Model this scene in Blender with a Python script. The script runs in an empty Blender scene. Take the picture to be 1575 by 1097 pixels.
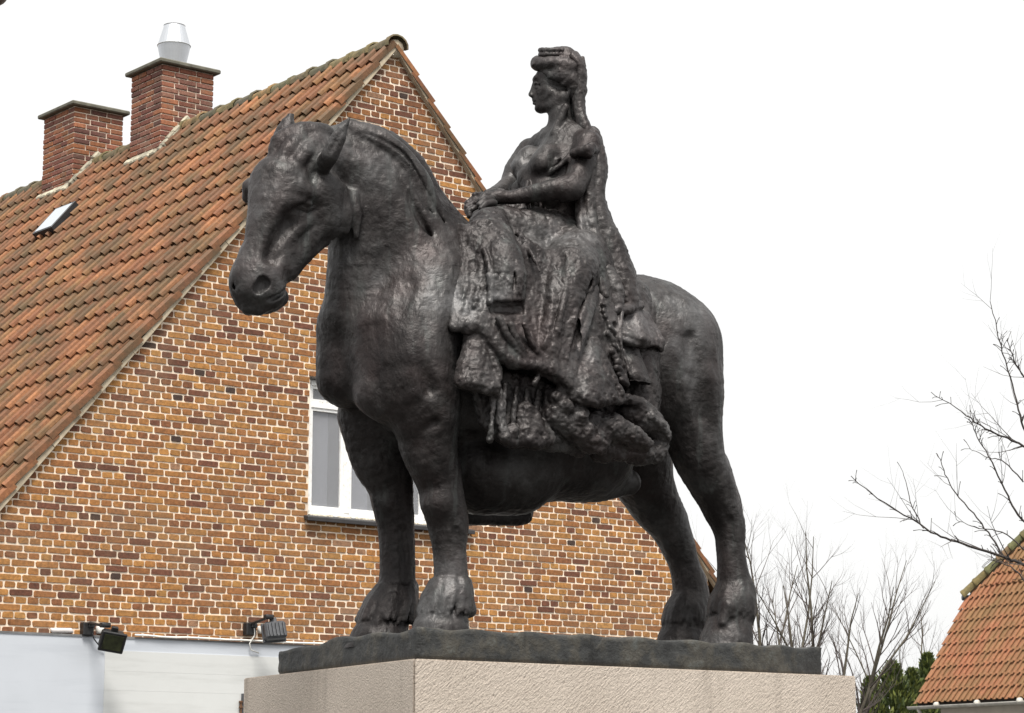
import bpy, bmesh, math, random
import numpy as np
from mathutils import Vector, Matrix

# ------------------------------------------------------------------ camera, sky, sun, exposure
SC = bpy.context.scene
COL = SC.collection
IW, IH, FPX, YH = 1575.0, 1097.0, 3667.0, 1215.0
PITCH = math.atan((YH - IH / 2) / FPX)
CAM = Vector((0.0, 0.0, 1.6))
cam_data = bpy.data.cameras.new('camera')
cam_data.sensor_width = 36.0
cam_data.lens = 36.0 * FPX / IW
cam_data.clip_start = 0.1
cam_data.clip_end = 3000.0
cam = bpy.data.objects.new('camera', cam_data)
cam.location = CAM
cam.rotation_euler = (math.radians(90) + PITCH, 0, 0)
COL.objects.link(cam)
SC.camera = cam

SUN_EL, SUN_AZ = math.radians(63), math.radians(172)     # azimuth clockwise from +Y (the view direction)
world = bpy.data.worlds.new('World')
SC.world = world
world.use_nodes = True
wn = world.node_tree
wn.nodes.clear()
w_out = wn.nodes.new('ShaderNodeOutputWorld')
w_bg = wn.nodes.new('ShaderNodeBackground')
w_sky = wn.nodes.new('ShaderNodeTexSky')
w_sky.sky_type = 'NISHITA'
w_sky.sun_disc = False
w_sky.sun_elevation = SUN_EL
w_sky.sun_rotation = SUN_AZ
w_sky.dust_density = 5.0
w_sky.air_density = 1.5
w_hsv = wn.nodes.new('ShaderNodeHueSaturation')
w_hsv.inputs['Saturation'].default_value = 0.12
w_mix = wn.nodes.new('ShaderNodeMixRGB')                  # an even overcast layer under the clear-sky model
w_mix.inputs['Fac'].default_value = 0.82
w_mix.inputs['Color2'].default_value = (6.9, 6.9, 6.85, 1)
wn.links.new(w_sky.outputs[0], w_hsv.inputs['Color'])
wn.links.new(w_hsv.outputs[0], w_mix.inputs['Color1'])
wn.links.new(w_mix.outputs[0], w_bg.inputs['Color'])
w_bg.inputs['Strength'].default_value = 0.1
wn.links.new(w_bg.outputs[0], w_out.inputs['Surface'])

sun_data = bpy.data.lights.new('sun', 'SUN')
sun_data.energy = 3.4
sun_data.angle = math.radians(20)
sun_data.color = (1.0, 0.96, 0.9)
sun = bpy.data.objects.new('sun', sun_data)
sd = Vector((math.sin(SUN_AZ) * math.cos(SUN_EL), math.cos(SUN_AZ) * math.cos(SUN_EL), math.sin(SUN_EL)))
sun.rotation_euler = sd.to_track_quat('Z', 'Y').to_euler()
sun.location = (6, -6, 12)
COL.objects.link(sun)

SC.view_settings.view_transform = 'Standard'
SC.view_settings.look = 'None'
SC.view_settings.exposure = 0.72
SC.view_settings.gamma = 1.0
SC.view_settings.use_curve_mapping = False
SC.cycles.max_bounces = 6
SC.cycles.transparent_max_bounces = 8

# ------------------------------------------------------------------ helpers
def ray(px, py):
    v = Vector(((px - IW / 2) / FPX, 1.0, -(py - IH / 2) / FPX))
    c, s = math.cos(PITCH), math.sin(PITCH)
    return Vector((v.x, v.y * c - v.z * s, v.y * s + v.z * c))

def at_depth(px, py, y):
    d = ray(px, py)
    return CAM + d * (y / d.y)

def on_plane(px, py, p0, n):
    d = ray(px, py)
    return CAM + d * ((p0 - CAM).dot(n) / d.dot(n))

def proj(p):
    v = Vector(p) - CAM
    c, s = math.cos(PITCH), math.sin(PITCH)
    y = v.y * c + v.z * s
    z = -v.y * s + v.z * c
    return (IW / 2 + FPX * v.x / y, IH / 2 - FPX * z / y)

def link(o, parent=None):
    COL.objects.link(o)
    if parent is not None:
        o.parent = parent
    return o

def tag(o, label=None, cat=None, group=None, kind=None):
    for k, v in (('label', label), ('category', cat), ('group', group), ('kind', kind)):
        if v:
            o[k] = v
    return o

def empty(name, loc=(0, 0, 0), rz=0.0, label=None, cat=None, group=None):
    o = bpy.data.objects.new(name, None)
    o.empty_display_size = 0.2
    o.location = loc
    o.rotation_euler = (0, 0, rz)
    link(o)
    return tag(o, label, cat, group)

class MB:
    """Collects vertices and faces of one mesh."""
    def __init__(self):
        self.v, self.f, self.mi, self.tint = [], [], [], []
    def add(self, vs, fs, mi=0, tint=None):
        b = len(self.v)
        self.v += [tuple(p) for p in vs]
        self.f += [tuple(b + i for i in f) for f in fs]
        self.mi += [mi] * len(fs)
        if tint is not None:
            self.tint += [tint] * len(vs)
    def box(self, o, ax, ay, az, bev=0.0, mi=0, tint=None):
        """box centred at o with half-axis vectors ax, ay, az (ax x ay along az)"""
        o, ax, ay, az = Vector(o), Vector(ax), Vector(ay), Vector(az)
        if bev <= 0:
            vs = [o + ax * i + ay * j + az * k for k in (-1, 1) for j in (-1, 1) for i in (-1, 1)]
            self.add(vs, [(0, 2, 3, 1), (4, 5, 7, 6), (0, 1, 5, 4), (2, 6, 7, 3), (0, 4, 6, 2), (1, 3, 7, 5)], mi, tint)
        else:
            bx, by, bz = (min(bev / max(a.length, 1e-6), 0.9) for a in (ax, ay, az))
            vs, idx = [], {}
            for k in (-1, 1):
                for j in (-1, 1):
                    for i in (-1, 1):
                        for w in range(3):
                            fx, fy, fz = i, j, k
                            if w != 0: fx = i * (1 - bx)
                            if w != 1: fy = j * (1 - by)
                            if w != 2: fz = k * (1 - bz)
                            idx[(i, j, k, w)] = len(vs)
                            vs.append(o + ax * fx + ay * fy + az * fz)
            fs = []
            I = lambda i, j, k, w: idx[(i, j, k, w)]
            for s in (-1, 1):
                q = [I(s, -1, -1, 0), I(s, 1, -1, 0), I(s, 1, 1, 0), I(s, -1, 1, 0)]
                fs.append(q if s > 0 else q[::-1])
                q = [I(-1, s, -1, 1), I(-1, s, 1, 1), I(1, s, 1, 1), I(1, s, -1, 1)]
                fs.append(q if s > 0 else q[::-1])
                q = [I(-1, -1, s, 2), I(1, -1, s, 2), I(1, 1, s, 2), I(-1, 1, s, 2)]
                fs.append(q if s > 0 else q[::-1])
            for a in (-1, 1):
                for b in (-1, 1):
                    q = [I(a, b, -1, 0), I(a, b, -1, 1), I(a, b, 1, 1), I(a, b, 1, 0)]
                    fs.append(q if a * b > 0 else q[::-1])
                    q = [I(-1, a, b, 1), I(-1, a, b, 2), I(1, a, b, 2), I(1, a, b, 1)]
                    fs.append(q if a * b > 0 else q[::-1])
                    q = [I(a, -1, b, 0), I(a, 1, b, 0), I(a, 1, b, 2), I(a, -1, b, 2)]
                    fs.append(q if a * b > 0 else q[::-1])
                    for c in (-1, 1):
                        q = [I(a, b, c, 0), I(a, b, c, 1), I(a, b, c, 2)]
                        fs.append(q if a * b * c > 0 else q[::-1])
            self.add(vs, fs, mi, tint)
    def tube(self, pts, rads, n=8, caps=True, mi=0, tint=None):
        pts = [Vector(p) for p in pts]
        vs, fs = [], []
        up = None
        for i, p in enumerate(pts):
            d = (pts[min(i + 1, len(pts) - 1)] - pts[max(i - 1, 0)]).normalized()
            if up is None:
                up = d.orthogonal().normalized()
            up = (up - d * up.dot(d))
            up = up.normalized() if up.length > 1e-5 else d.orthogonal().normalized()
            w = d.cross(up)
            for k in range(n):
                a = 2 * math.pi * k / n
                vs.append(p + (up * math.cos(a) + w * math.sin(a)) * rads[i])
        for i in range(len(pts) - 1):
            for k in range(n):
                a, b = i * n + k, i * n + (k + 1) % n
                fs.append((a, b, b + n, a + n))
        if caps:
            fs.append(tuple(range(n - 1, -1, -1)))
            fs.append(tuple((len(pts) - 1) * n + k for k in range(n)))
        self.add(vs, fs, mi, tint)
    def lathe(self, o, prof, n=24, axis=Vector((0, 0, 1)), mi=0):
        """prof: list of (r, z)"""
        o = Vector(o); axis = Vector(axis).normalized()
        u = axis.orthogonal().normalized(); w = axis.cross(u)
        vs, fs = [], []
        for r, z in prof:
            for k in range(n):
                a = 2 * math.pi * k / n
                vs.append(o + axis * z + (u * math.cos(a) + w * math.sin(a)) * r)
        for i in range(len(prof) - 1):
            for k in range(n):
                a, b = i * n + k, i * n + (k + 1) % n
                fs.append((a, b, b + n, a + n))
        self.add(vs, fs, mi)
    def mesh(self, name, mats, smooth=False):
        me = bpy.data.meshes.new(name)
        me.from_pydata(self.v, [], self.f)
        for m in (mats if isinstance(mats, (list, tuple)) else [mats]):
            me.materials.append(m)
        if any(self.mi):
            me.polygons.foreach_set('material_index', self.mi)
        if self.tint:
            at = me.attributes.new('tint', 'FLOAT_COLOR', 'POINT')
            at.data.foreach_set('color', np.array([(*t, 1.0)[:4] for t in self.tint], np.float32).ravel())
        if smooth:
            me.polygons.foreach_set('use_smooth', [True] * len(me.polygons))
        me.update()
        return me
    def build(self, name, mats, parent=None, smooth=False, kind=None):
        o = bpy.data.objects.new(name, self.mesh(name, mats, smooth))
        link(o, parent)
        if kind:
            o['kind'] = kind
        return o

# ---- materials
def new_mat(name):
    m = bpy.data.materials.new(name)
    m.use_nodes = True
    nt = m.node_tree
    return m, nt, nt.nodes['Principled BSDF']

def nd(nt, typ, **kw):
    n = nt.nodes.new(typ)
    for k, v in kw.items():
        if k in n.inputs:
            n.inputs[k].default_value = v
        else:
            setattr(n, k, v)
    return n

def ramp(nt, fac, stops):
    r = nt.nodes.new('ShaderNodeValToRGB')
    e = r.color_ramp.elements
    while len(e) < len(stops):
        e.new(0.5)
    for i, (p, c) in enumerate(stops):
        e[i].position = p
        e[i].color = (*c, 1) if len(c) == 3 else c
    nt.links.new(fac, r.inputs['Fac'])
    return r

def noise(nt, scale, detail=5, rough=0.55, vec=None, **kw):
    n = nd(nt, 'ShaderNodeTexNoise', Scale=scale, Detail=detail, Roughness=rough, **kw)
    if vec is not None:
        nt.links.new(vec, n.inputs['Vector'])
    return n

def mixc(nt, fac, a, b, blend='MIX'):
    m = nt.nodes.new('ShaderNodeMixRGB')
    m.blend_type = blend
    for sock, val in (('Fac', fac), ('Color1', a), ('Color2', b)):
        if hasattr(val, 'is_linked') or isinstance(val, bpy.types.NodeSocket):
            nt.links.new(val, m.inputs[sock])
        elif sock == 'Fac':
            m.inputs[sock].default_value = val
        else:
            m.inputs[sock].default_value = (*val, 1) if len(val) == 3 else val
    return m.outputs[0]

def bump(nt, bsdf, h, strength=0.3, dist=0.01):
    b = nd(nt, 'ShaderNodeBump', Strength=strength, Distance=dist)
    nt.links.new(h, b.inputs['Height'])
    nt.links.new(b.outputs[0], bsdf.inputs['Normal'])
    return b

def obj_coord(nt):
    return nt.nodes.new('ShaderNodeTexCoord').outputs['Object']

def geo_pos(nt):
    return nt.nodes.new('ShaderNodeNewGeometry').outputs['Position']

def simple_mat(name, col, rough=0.6, metal=0.0, var=0.15, scale=8.0, bmp=0.0):
    m, nt, b = new_mat(name)
    n = noise(nt, scale, 6, 0.6, geo_pos(nt))
    d = tuple(c * (1 - var) for c in col); l = tuple(min(1, c * (1 + var)) for c in col)
    r = ramp(nt, n.outputs['Fac'], [(0.3, d), (0.7, l)])
    nt.links.new(r.outputs[0], b.inputs['Base Color'])
    b.inputs['Roughness'].default_value = rough
    b.inputs['Metallic'].default_value = metal
    if bmp:
        bump(nt, b, n.outputs['Fac'], bmp, 0.01)
    return m

# ------------------------------------------------------------------ clay modelling: signed distance fields on a grid
def lattice_noise(p, scale, seed):
    """smooth value noise, p (N,3) -> (N,) in about -1..1"""
    rng = np.random.default_rng(seed)
    L = rng.random((32, 32, 32)).astype(np.float32) * 2 - 1
    q = p * scale + seed * 3.17
    i = np.floor(q).astype(np.int32)
    f = (q - i).astype(np.float32)
    f = f * f * (3 - 2 * f)
    i0 = i & 31; i1 = (i + 1) & 31
    def g(a, b, c):
        return L[(i1 if a else i0)[:, 0], (i1 if b else i0)[:, 1], (i1 if c else i0)[:, 2]]
    x00 = g(0,0,0) * (1 - f[:, 0]) + g(1,0,0) * f[:, 0]
    x10 = g(0,1,0) * (1 - f[:, 0]) + g(1,1,0) * f[:, 0]
    x01 = g(0,0,1) * (1 - f[:, 0]) + g(1,0,1) * f[:, 0]
    x11 = g(0,1,1) * (1 - f[:, 0]) + g(1,1,1) * f[:, 0]
    return (x00 * (1 - f[:, 1]) + x10 * f[:, 1]) * (1 - f[:, 2]) + (x01 * (1 - f[:, 1]) + x11 * f[:, 1]) * f[:, 2]

class Clay:
    def __init__(self, lo, hi, h):
        self.h = h
        self.lo = np.array(lo, np.float32)
        self.n = [int(math.ceil((b - a) / h)) + 1 for a, b in zip(lo, hi)]
        self.F = np.full(self.n, 9.0, np.float32)
        self.ax = [self.lo[k] + h * np.arange(self.n[k], dtype=np.float32) for k in range(3)]
    def win(self, lo, hi, m):
        s = []
        for k in range(3):
            a = int(max(0, math.floor((lo[k] - m - self.lo[k]) / self.h)))
            b = int(min(self.n[k], math.ceil((hi[k] + m - self.lo[k]) / self.h) + 1))
            if b <= a:
                return None
            s.append(slice(a, b))
        return tuple(s)
    def blend(self, s, d, k, sub):
        cur = self.F[s]
        if sub:
            d = -d
            if k > 0:
                hh = np.clip(0.5 - 0.5 * (d - cur) / k, 0, 1)
                self.F[s] = d * (1 - hh) + cur * hh + k * hh * (1 - hh)
                # (smooth maximum)
            else:
                self.F[s] = np.maximum(cur, d)
        else:
            if k > 0:
                hh = np.clip(0.5 + 0.5 * (cur - d) / k, 0, 1)
                self.F[s] = cur * (1 - hh) + d * hh - k * hh * (1 - hh)
            else:
                self.F[s] = np.minimum(cur, d)
    def cone(self, a, ra, b, rb, k=0.03, sub=False, fx=None, fk=1.0):
        """rounded cone from a to b; fx: unit vector along which the section is squashed by fk"""
        a = np.array(a, np.float32); b = np.array(b, np.float32)
        r = max(ra, rb)
        m = k + 0.05 + (r * (1 / fk - 1) if fk < 1 else 0)
        s = self.win(np.minimum(a, b) - r, np.maximum(a, b) + r, m)
        if s is None:
            return
        X = self.ax[0][s[0]][:, None, None] - a[0]
        Y = self.ax[1][s[1]][None, :, None] - a[1]
        Z = self.ax[2][s[2]][None, None, :] - a[2]
        ab = b - a
        L = float(ab @ ab) + 1e-9
        t = np.clip((X * ab[0] + Y * ab[1] + Z * ab[2]) / L, 0, 1)
        dx, dy, dz = X - t * ab[0], Y - t * ab[1], Z - t * ab[2]
        if fx is not None:
            c = dx * fx[0] + dy * fx[1] + dz * fx[2]
            g = c * (fk - 1)
            dx, dy, dz = dx + g * fx[0], dy + g * fx[1], dz + g * fx[2]
        d = np.sqrt(dx * dx + dy * dy + dz * dz) - (ra + (rb - ra) * t)
        self.blend(s, d, k, sub)
    def chain(self, pts, k=0.03, sub=False, fx=None, fk=1.0):
        """a limb: pts is a list of (xyz, r); smooth curve and taper through them, blended into the field as one body"""
        P_ = [np.array([*p, r], np.float32) for p, r in pts]
        out = []
        n = len(P_)
        for i in range(n - 1):
            p0, p1, p2, p3 = P_[max(i - 1, 0)], P_[i], P_[i + 1], P_[min(i + 2, n - 1)]
            L = float(np.linalg.norm((p2 - p1)[:3]))
            m = 1 if n == 2 else max(1, min(5, int(L / .035)))
            for q in range(m):
                t = q / m
                out.append(.5 * (2 * p1 + (p2 - p0) * t + (2 * p0 - 5 * p1 + 4 * p2 - p3) * t * t + (3 * p1 - p0 - 3 * p2 + p3) * t ** 3))
        out.append(P_[-1])
        A = np.array(out); A[:, 3] = np.maximum(A[:, 3], .001)
        m = k + 0.04
        rr = float(A[:, 3].max()) * max(1, 1 / fk)
        W = self.win((A[:, :3] - rr).min(0), (A[:, :3] + rr).max(0), m)
        if W is None:
            return
        D = np.full([w.stop - w.start for w in W], 9.0, np.float32)
        for a, b in zip(A[:-1], A[1:]):
            r = max(a[3], b[3]) * max(1, 1 / fk)
            s = self.win(np.minimum(a, b)[:3] - r, np.maximum(a, b)[:3] + r, m)
            if s is None:
                continue
            X = self.ax[0][s[0]][:, None, None] - a[0]
            Y = self.ax[1][s[1]][None, :, None] - a[1]
            Z = self.ax[2][s[2]][None, None, :] - a[2]
            ab = (b - a)[:3]
            LL = float(ab @ ab) + 1e-9
            t = np.clip((X * ab[0] + Y * ab[1] + Z * ab[2]) / LL, 0, 1)
            dx, dy, dz = X - t * ab[0], Y - t * ab[1], Z - t * ab[2]
            if fx is not None:
                c = (dx * fx[0] + dy * fx[1] + dz * fx[2]) * (fk - 1)
                dx, dy, dz = dx + c * fx[0], dy + c * fx[1], dz + c * fx[2]
            d = np.sqrt(dx * dx + dy * dy + dz * dz) - (a[3] + (b[3] - a[3]) * t)
            v = tuple(slice(q.start - w.start, q.stop - w.start) for q, w in zip(s, W))
            D[v] = np.minimum(D[v], d)
        self.blend(W, D, k, sub)
    def ball(self, c, r, k=0.03, sub=False):
        self.ell(c, (r, r, r), None, k, sub)
    def ell(self, c, rad, rot=None, k=0.03, sub=False):
        """ellipsoid; rot: 3x3 whose rows are the ellipsoid's axes"""
        c = np.array(c, np.float32)
        R = np.eye(3, dtype=np.float32) if rot is None else np.array(rot, np.float32)
        rm = np.sqrt(((np.array(rad, np.float32)[:, None] * R) ** 2).sum(0))
        s = self.win(c - rm, c + rm, k + 0.05)
        if s is None:
            return
        X = self.ax[0][s[0]][:, None, None] - c[0]
        Y = self.ax[1][s[1]][None, :, None] - c[1]
        Z = self.ax[2][s[2]][None, None, :] - c[2]
        k0 = 0; k1 = 0
        for i in range(3):
            u = X * R[i, 0] + Y * R[i, 1] + Z * R[i, 2]
            k0 = k0 + (u / rad[i]) ** 2
            k1 = k1 + (u / rad[i] ** 2) ** 2
        k0 = np.sqrt(k0); k1 = np.sqrt(k1) + 1e-9
        self.blend(s, k0 * (k0 - 1) / k1, k, sub)
    def cut(self, p, n):
        """keep the side where (x-p).n < 0"""
        X = self.ax[0][:, None, None] - p[0]
        Y = self.ax[1][None, :, None] - p[1]
        Z = self.ax[2][None, None, :] - p[2]
        self.F = np.maximum(self.F, X * n[0] + Y * n[1] + Z * n[2])
    def surface(self):
        """naive surface nets -> verts (N,3), quads (M,4)"""
        F, h = self.F, self.h
        I = F < 0
        c = np.zeros([k - 1 for k in self.n], np.uint8)
        for i in (0, 1):
            for j in (0, 1):
                for l in (0, 1):
                    c += I[i:i + self.n[0] - 1, j:j + self.n[1] - 1, l:l + self.n[2] - 1]
        act = (c > 0) & (c < 8)
        ijk = np.argwhere(act).astype(np.int32)
        N = len(ijk)
        idx = np.full(act.shape, -1, np.int32)
        idx[act] = np.arange(N, dtype=np.int32)
        acc = np.zeros((N, 3), np.float32); cnt = np.zeros((N, 1), np.float32)
        cor = [(i, j, l) for i in (0, 1) for j in (0, 1) for l in (0, 1)]
        val = {q: F[ijk[:, 0] + q[0], ijk[:, 1] + q[1], ijk[:, 2] + q[2]] for q in cor}
        for q in cor:
            for k in range(3):
                if q[k] == 0:
                    q2 = tuple(1 if m == k else q[m] for m in range(3))
                    va, vb = val[q], val[q2]
                    x = (va < 0) != (vb < 0)
                    t = np.where(x, va / np.where(x, va - vb, 1), 0)
                    p = np.zeros((N, 3), np.float32)
                    for m in range(3):
                        p[:, m] = q[m]
                    p[:, k] += t
                    acc += p * x[:, None]; cnt += x[:, None]
        V = self.lo + h * (ijk + acc / cnt)
        quads = []
        for k in range(3):
            a, b = [m for m in range(3) if m != k]
            sl0 = [slice(1, self.n[m] - 1) for m in range(3)]; sl1 = list(sl0)
            sl0[k] = slice(0, self.n[k] - 1); sl1[k] = slice(1, self.n[k])
            A = I[tuple(sl0)]; B = I[tuple(sl1)]
            e = np.argwhere(A != B)
            inside = A[A != B]
            base = e.copy()
            for m in (a, b):
                base[:, m] += 1
            def cell(da, db):
                q = base.copy(); q[:, a] -= da; q[:, b] -= db
                return idx[q[:, 0], q[:, 1], q[:, 2]]
            Q = np.stack([cell(1, 1), cell(0, 1), cell(0, 0), cell(1, 0)], 1)
            flip = ~inside if k != 1 else inside
            Q[flip] = Q[flip][:, ::-1]
            quads.append(Q)
        return V.astype(np.float32), np.concatenate(quads)

def clay_mesh(name, clay, mat, parent, rough=None, weight=None):
    """rough: list of (amplitude m, wavelength m, seed, stretch xyz)"""
    V, Q = clay.surface()
    me = bpy.data.meshes.new(name)
    def fill(V):
        me.vertices.foreach_set('co', V.ravel())
    me.vertices.add(len(V)); fill(V)
    me.loops.add(Q.size); me.loops.foreach_set('vertex_index', Q.ravel().astype(np.int32))
    me.polygons.add(len(Q)); me.polygons.foreach_set('loop_start', np.arange(0, Q.size, 4, dtype=np.int32))
    me.update(calc_edges=True)
    if rough:
        nrm = np.empty(len(V) * 3, np.float32)
        me.vertices.foreach_get('normal', nrm)
        nrm = nrm.reshape(-1, 3)
        d = np.zeros(len(V), np.float32)
        for amp, wl, seed, st in rough:
            d += amp * lattice_noise(V * np.array(st, np.float32), 1.0 / wl, seed)
        if weight is not None:
            d *= weight(V)
        fill((V + nrm * d[:, None]).astype(np.float32))
        me.update()
    me.polygons.foreach_set('use_smooth', np.ones(len(Q), bool))
    me.materials.append(mat)
    me.validate()
    o = bpy.data.objects.new(name, me)
    return link(o, parent)

# ------------------------------------------------------------------ statue frame: x along the horse towards its tail, y to its right, z up
AZ = math.radians(53.0)
TD = Vector((math.sin(AZ), math.cos(AZ), 0))          # towards the tail
ND = Vector((math.cos(AZ), -math.sin(AZ), 0))         # to the horse's left (towards the camera)
BAZ = math.radians(-27.0)
BD = Vector((math.sin(BAZ), math.cos(BAZ), 0))        # along the short front face, away from the camera
C0 = at_depth(637, 1013, 12.0)                        # near top corner of the granite
ZTOP = C0.z
BASE_H = 0.158
ZB = ZTOP + BASE_H                                    # top of the bronze base
SAG = 0.60                                            # distance of the horse's middle plane behind the long face
ORG = Vector((C0.x, C0.y, ZB)) - ND * SAG
def loc(p):
    q = Vector(p) - ORG
    return (q.dot(TD), -q.dot(ND), q.z)
def P(px, py, n=0.0):
    return loc(on_plane(px, py, ORG + ND * n, ND))
def Q(px, py, depth):
    return loc(at_depth(px, py, depth))
def R(px_len, p):
    """pixel length at a local point -> metres"""
    y = ORG.y + TD.y * p[0] - ND.y * p[1]
    return px_len * y / FPX

# ------------------------------------------------------------------ bronze
def bronze_mat(name='bronze', f=0.88):
    m, nt, b = new_mat(name)
    pos = obj_coord(nt)
    n1 = noise(nt, 1.9, 6, 0.62, pos)
    n2 = noise(nt, 17, 6, 0.68, pos)
    n3 = noise(nt, 70, 4, 0.6, pos)
    mp = nt.nodes.new('ShaderNodeMapping'); mp.inputs['Scale'].default_value = (11, 11, 1.1)
    nt.links.new(pos, mp.inputs['Vector'])
    n4 = noise(nt, 1.0, 4, 0.6, mp.outputs[0])                                     # rain streaks
    base = ramp(nt, n1.outputs['Fac'], [(0.36, (0.014, 0.011, 0.011)), (0.47, (0.024, 0.0205, 0.020)), (0.56, (0.050, 0.0475, 0.047)), (0.66, (0.098, 0.097, 0.098))])
    fine = ramp(nt, n2.outputs['Fac'], [(0.32, (0.52 * f, 0.50 * f, 0.49 * f)), (0.60, (1.25 * f, 1.25 * f, 1.25 * f))])
    c = mixc(nt, 0.75, base.outputs[0], fine.outputs[0], 'MULTIPLY')
    st = ramp(nt, n4.outputs['Fac'], [(0.56, (0, 0, 0)), (0.70, (0.55,) * 3)])
    c = mixc(nt, st.outputs[0], c, (0.072, 0.078, 0.075))
    brn = ramp(nt, n1.outputs['Color'], [(0.50, (0, 0, 0)), (0.62, (0.5,) * 3)])
    c = mixc(nt, brn.outputs[0], c, (0.038, 0.025, 0.024))
    nt.links.new(c, b.inputs['Base Color'])
    b.inputs['Metallic'].default_value = 0.45
    rr = ramp(nt, n2.outputs['Fac'], [(0.3, (0.40,) * 3), (0.7, (0.64,) * 3)])
    nt.links.new(rr.outputs[0], b.inputs['Roughness'])
    b.inputs['Specular IOR Level'].default_value = 0.45
    # modelling strokes: stretched noise in two directions
    m1 = nt.nodes.new('ShaderNodeMapping'); m1.inputs['Scale'].default_value = (24, 24, 8); m1.inputs['Rotation'].default_value = (.5, .4, 0)
    m2 = nt.nodes.new('ShaderNodeMapping'); m2.inputs['Scale'].default_value = (9, 28, 20); m2.inputs['Rotation'].default_value = (0, -.6, .4)
    nt.links.new(pos, m1.inputs['Vector']); nt.links.new(pos, m2.inputs['Vector'])
    s1 = noise(nt, 1.0, 3, .55, m1.outputs[0]); s2 = noise(nt, 1.0, 3, .55, m2.outputs[0])
    mx = nd(nt, 'ShaderNodeMath', operation='MAXIMUM')
    nt.links.new(s1.outputs['Fac'], mx.inputs[0]); nt.links.new(s2.outputs['Fac'], mx.inputs[1])
    h = nd(nt, 'ShaderNodeMath', operation='MULTIPLY_ADD')
    nt.links.new(n2.outputs['Fac'], h.inputs[0]); h.inputs[1].default_value = 0.35
    nt.links.new(mx.outputs[0], h.inputs[2])
    h2 = nd(nt, 'ShaderNodeMath', operation='MULTIPLY_ADD')
    nt.links.new(n3.outputs['Fac'], h2.inputs[0]); h2.inputs[1].default_value = 0.12
    nt.links.new(h.outputs[0], h2.inputs[2])
    bump(nt, b, h2.outputs[0], 0.45, 0.022)
    return m
M_BRONZE = bronze_mat()
M_BRONZE_PALE = bronze_mat('pale_bronze', 1.2)  # paler patina for the cloth, its lit contrast put into the colour

statue = empty('equestrian_statue', ORG, math.atan2(TD.y, TD.x),
               'dark bronze statue of a woman riding sidesaddle on a heavy horse', 'statue')

def ch(clay, pts, k=0.03, plane=P, **kw):
    """pts: (px, py, n, r_px)"""
    L = []
    for px, py, n, r in pts:
        p = plane(px, py, n)
        L.append((p, R(r, p)))
    clay.chain(L, k, **kw)

def el(clay, px, py, n, rad, rot=None, k=0.05, sub=False, plane=P):
    clay.ell(plane(px, py, n), rad, rot, k, sub)

# ---------------- horse
H = Clay((-1.0, -0.75, -0.06), (3.0, 0.75, 2.75), 0.0085)
# trunk
el(H, 800, 585, 0, (.85, .42, .52), k=.02)
el(H, 650, 520, 0, (.46, .40, .58), k=.12)
el(H, 990, 553, 0, (.48, .42, .485), k=.14)
ch(H, [(690, 430, 0, 78), (800, 505, 0, 85), (960, 525, 0, 88)], .12)           # back
ch(H, [(1036, 528, .17, 72), (1046, 610, .2, 64)], .08)                          # near buttock
ch(H, [(1010, 530, -.17, 70), (1020, 610, -.2, 62)], .08)
# breast and shoulders
ch(H, [(548, 515, -.14, 63), (536, 580, -.16, 51)], .07)
ch(H, [(600, 520, .10, 70), (592, 600, .13, 52)], .07)
ch(H, [(660, 440, .18, 70), (640, 560, .26, 66), (655, 640, .27, 52)], .09)      # near shoulder blade
ch(H, [(640, 440, -.18, 70), (590, 560, -.26, 60), (575, 650, -.27, 48)], .09)
# neck
ch(H, [(655, 430, 0, 118), (615, 370, 0, 104), (575, 300, 0, 84), (540, 262, 0, 66), (505, 245, 0, 50)], .08, fx=(0, 1, 0), fk=1.25)
ch(H, [(552, 340, 0, 50), (555, 410, -.01, 52), (556, 480, -.06, 60)], .07)       # throat
# crest and mane
ch(H, [(524, 214, .02, 24), (560, 212, .03, 24), (600, 232, .04, 27), (636, 268, .05, 27), (660, 310, .06, 27), (680, 352, .06, 27)], .035)
MANE = [(540, 205, .10), (575, 222, .14), (605, 245, .17), (632, 280, .2), (655, 318, .22)]
# front legs: near (left)
ch(H, [(655, 630, .25, 52), (660, 690, .25, 44), (676, 740, .25, 35), (684, 780, .25, 33), (690, 815, .25, 31), (692, 850, .25, 26),
       (694, 888, .25, 26), (695, 912, .25, 32), (690, 936, .25, 32)], .035)
ch(H, [(678, 775, .27, 30), (690, 800, .24, 28)], .03)                           # knee
ch(H, [(711, 905, .24, 14), (720, 938, .24, 12)], .03)                           # fetlock hair behind
ch(H, [(672, 925, .25, 14), (654, 948, .25, 9)], .02)
ch(H, [(686, 925, .32, 14), (680, 950, .34, 9)], .02)
ch(H, [(705, 925, .32, 14), (708, 952, .33, 9)], .02)
ch(H, [(687, 940, .25, 31), (680, 962, .25, 40), (675, 988, .25, 49)], .008)                          # hoof
# front legs: far (right)
ch(H, [(574, 640, -.25, 56), (584, 700, -.25, 46), (598, 745, -.25, 36), (604, 780, -.25, 31), (609, 815, -.25, 28), (611, 850, -.25, 27),
       (611, 888, -.25, 28), (609, 915, -.25, 33), (600, 945, -.25, 33)], .035)
ch(H, [(600, 770, -.23, 27), (608, 800, -.26, 26)], .03)
ch(H, [(632, 905, -.25, 12), (636, 945, -.25, 10)], .03)
ch(H, [(585, 930, -.25, 16), (562, 962, -.25, 10)], .02)
ch(H, [(598, 935, -.18, 15), (586, 966, -.17, 9)], .02)
ch(H, [(595, 955, -.25, 33), (587, 978, -.25, 42), (581, 1004, -.25, 51)], .008)
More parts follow.
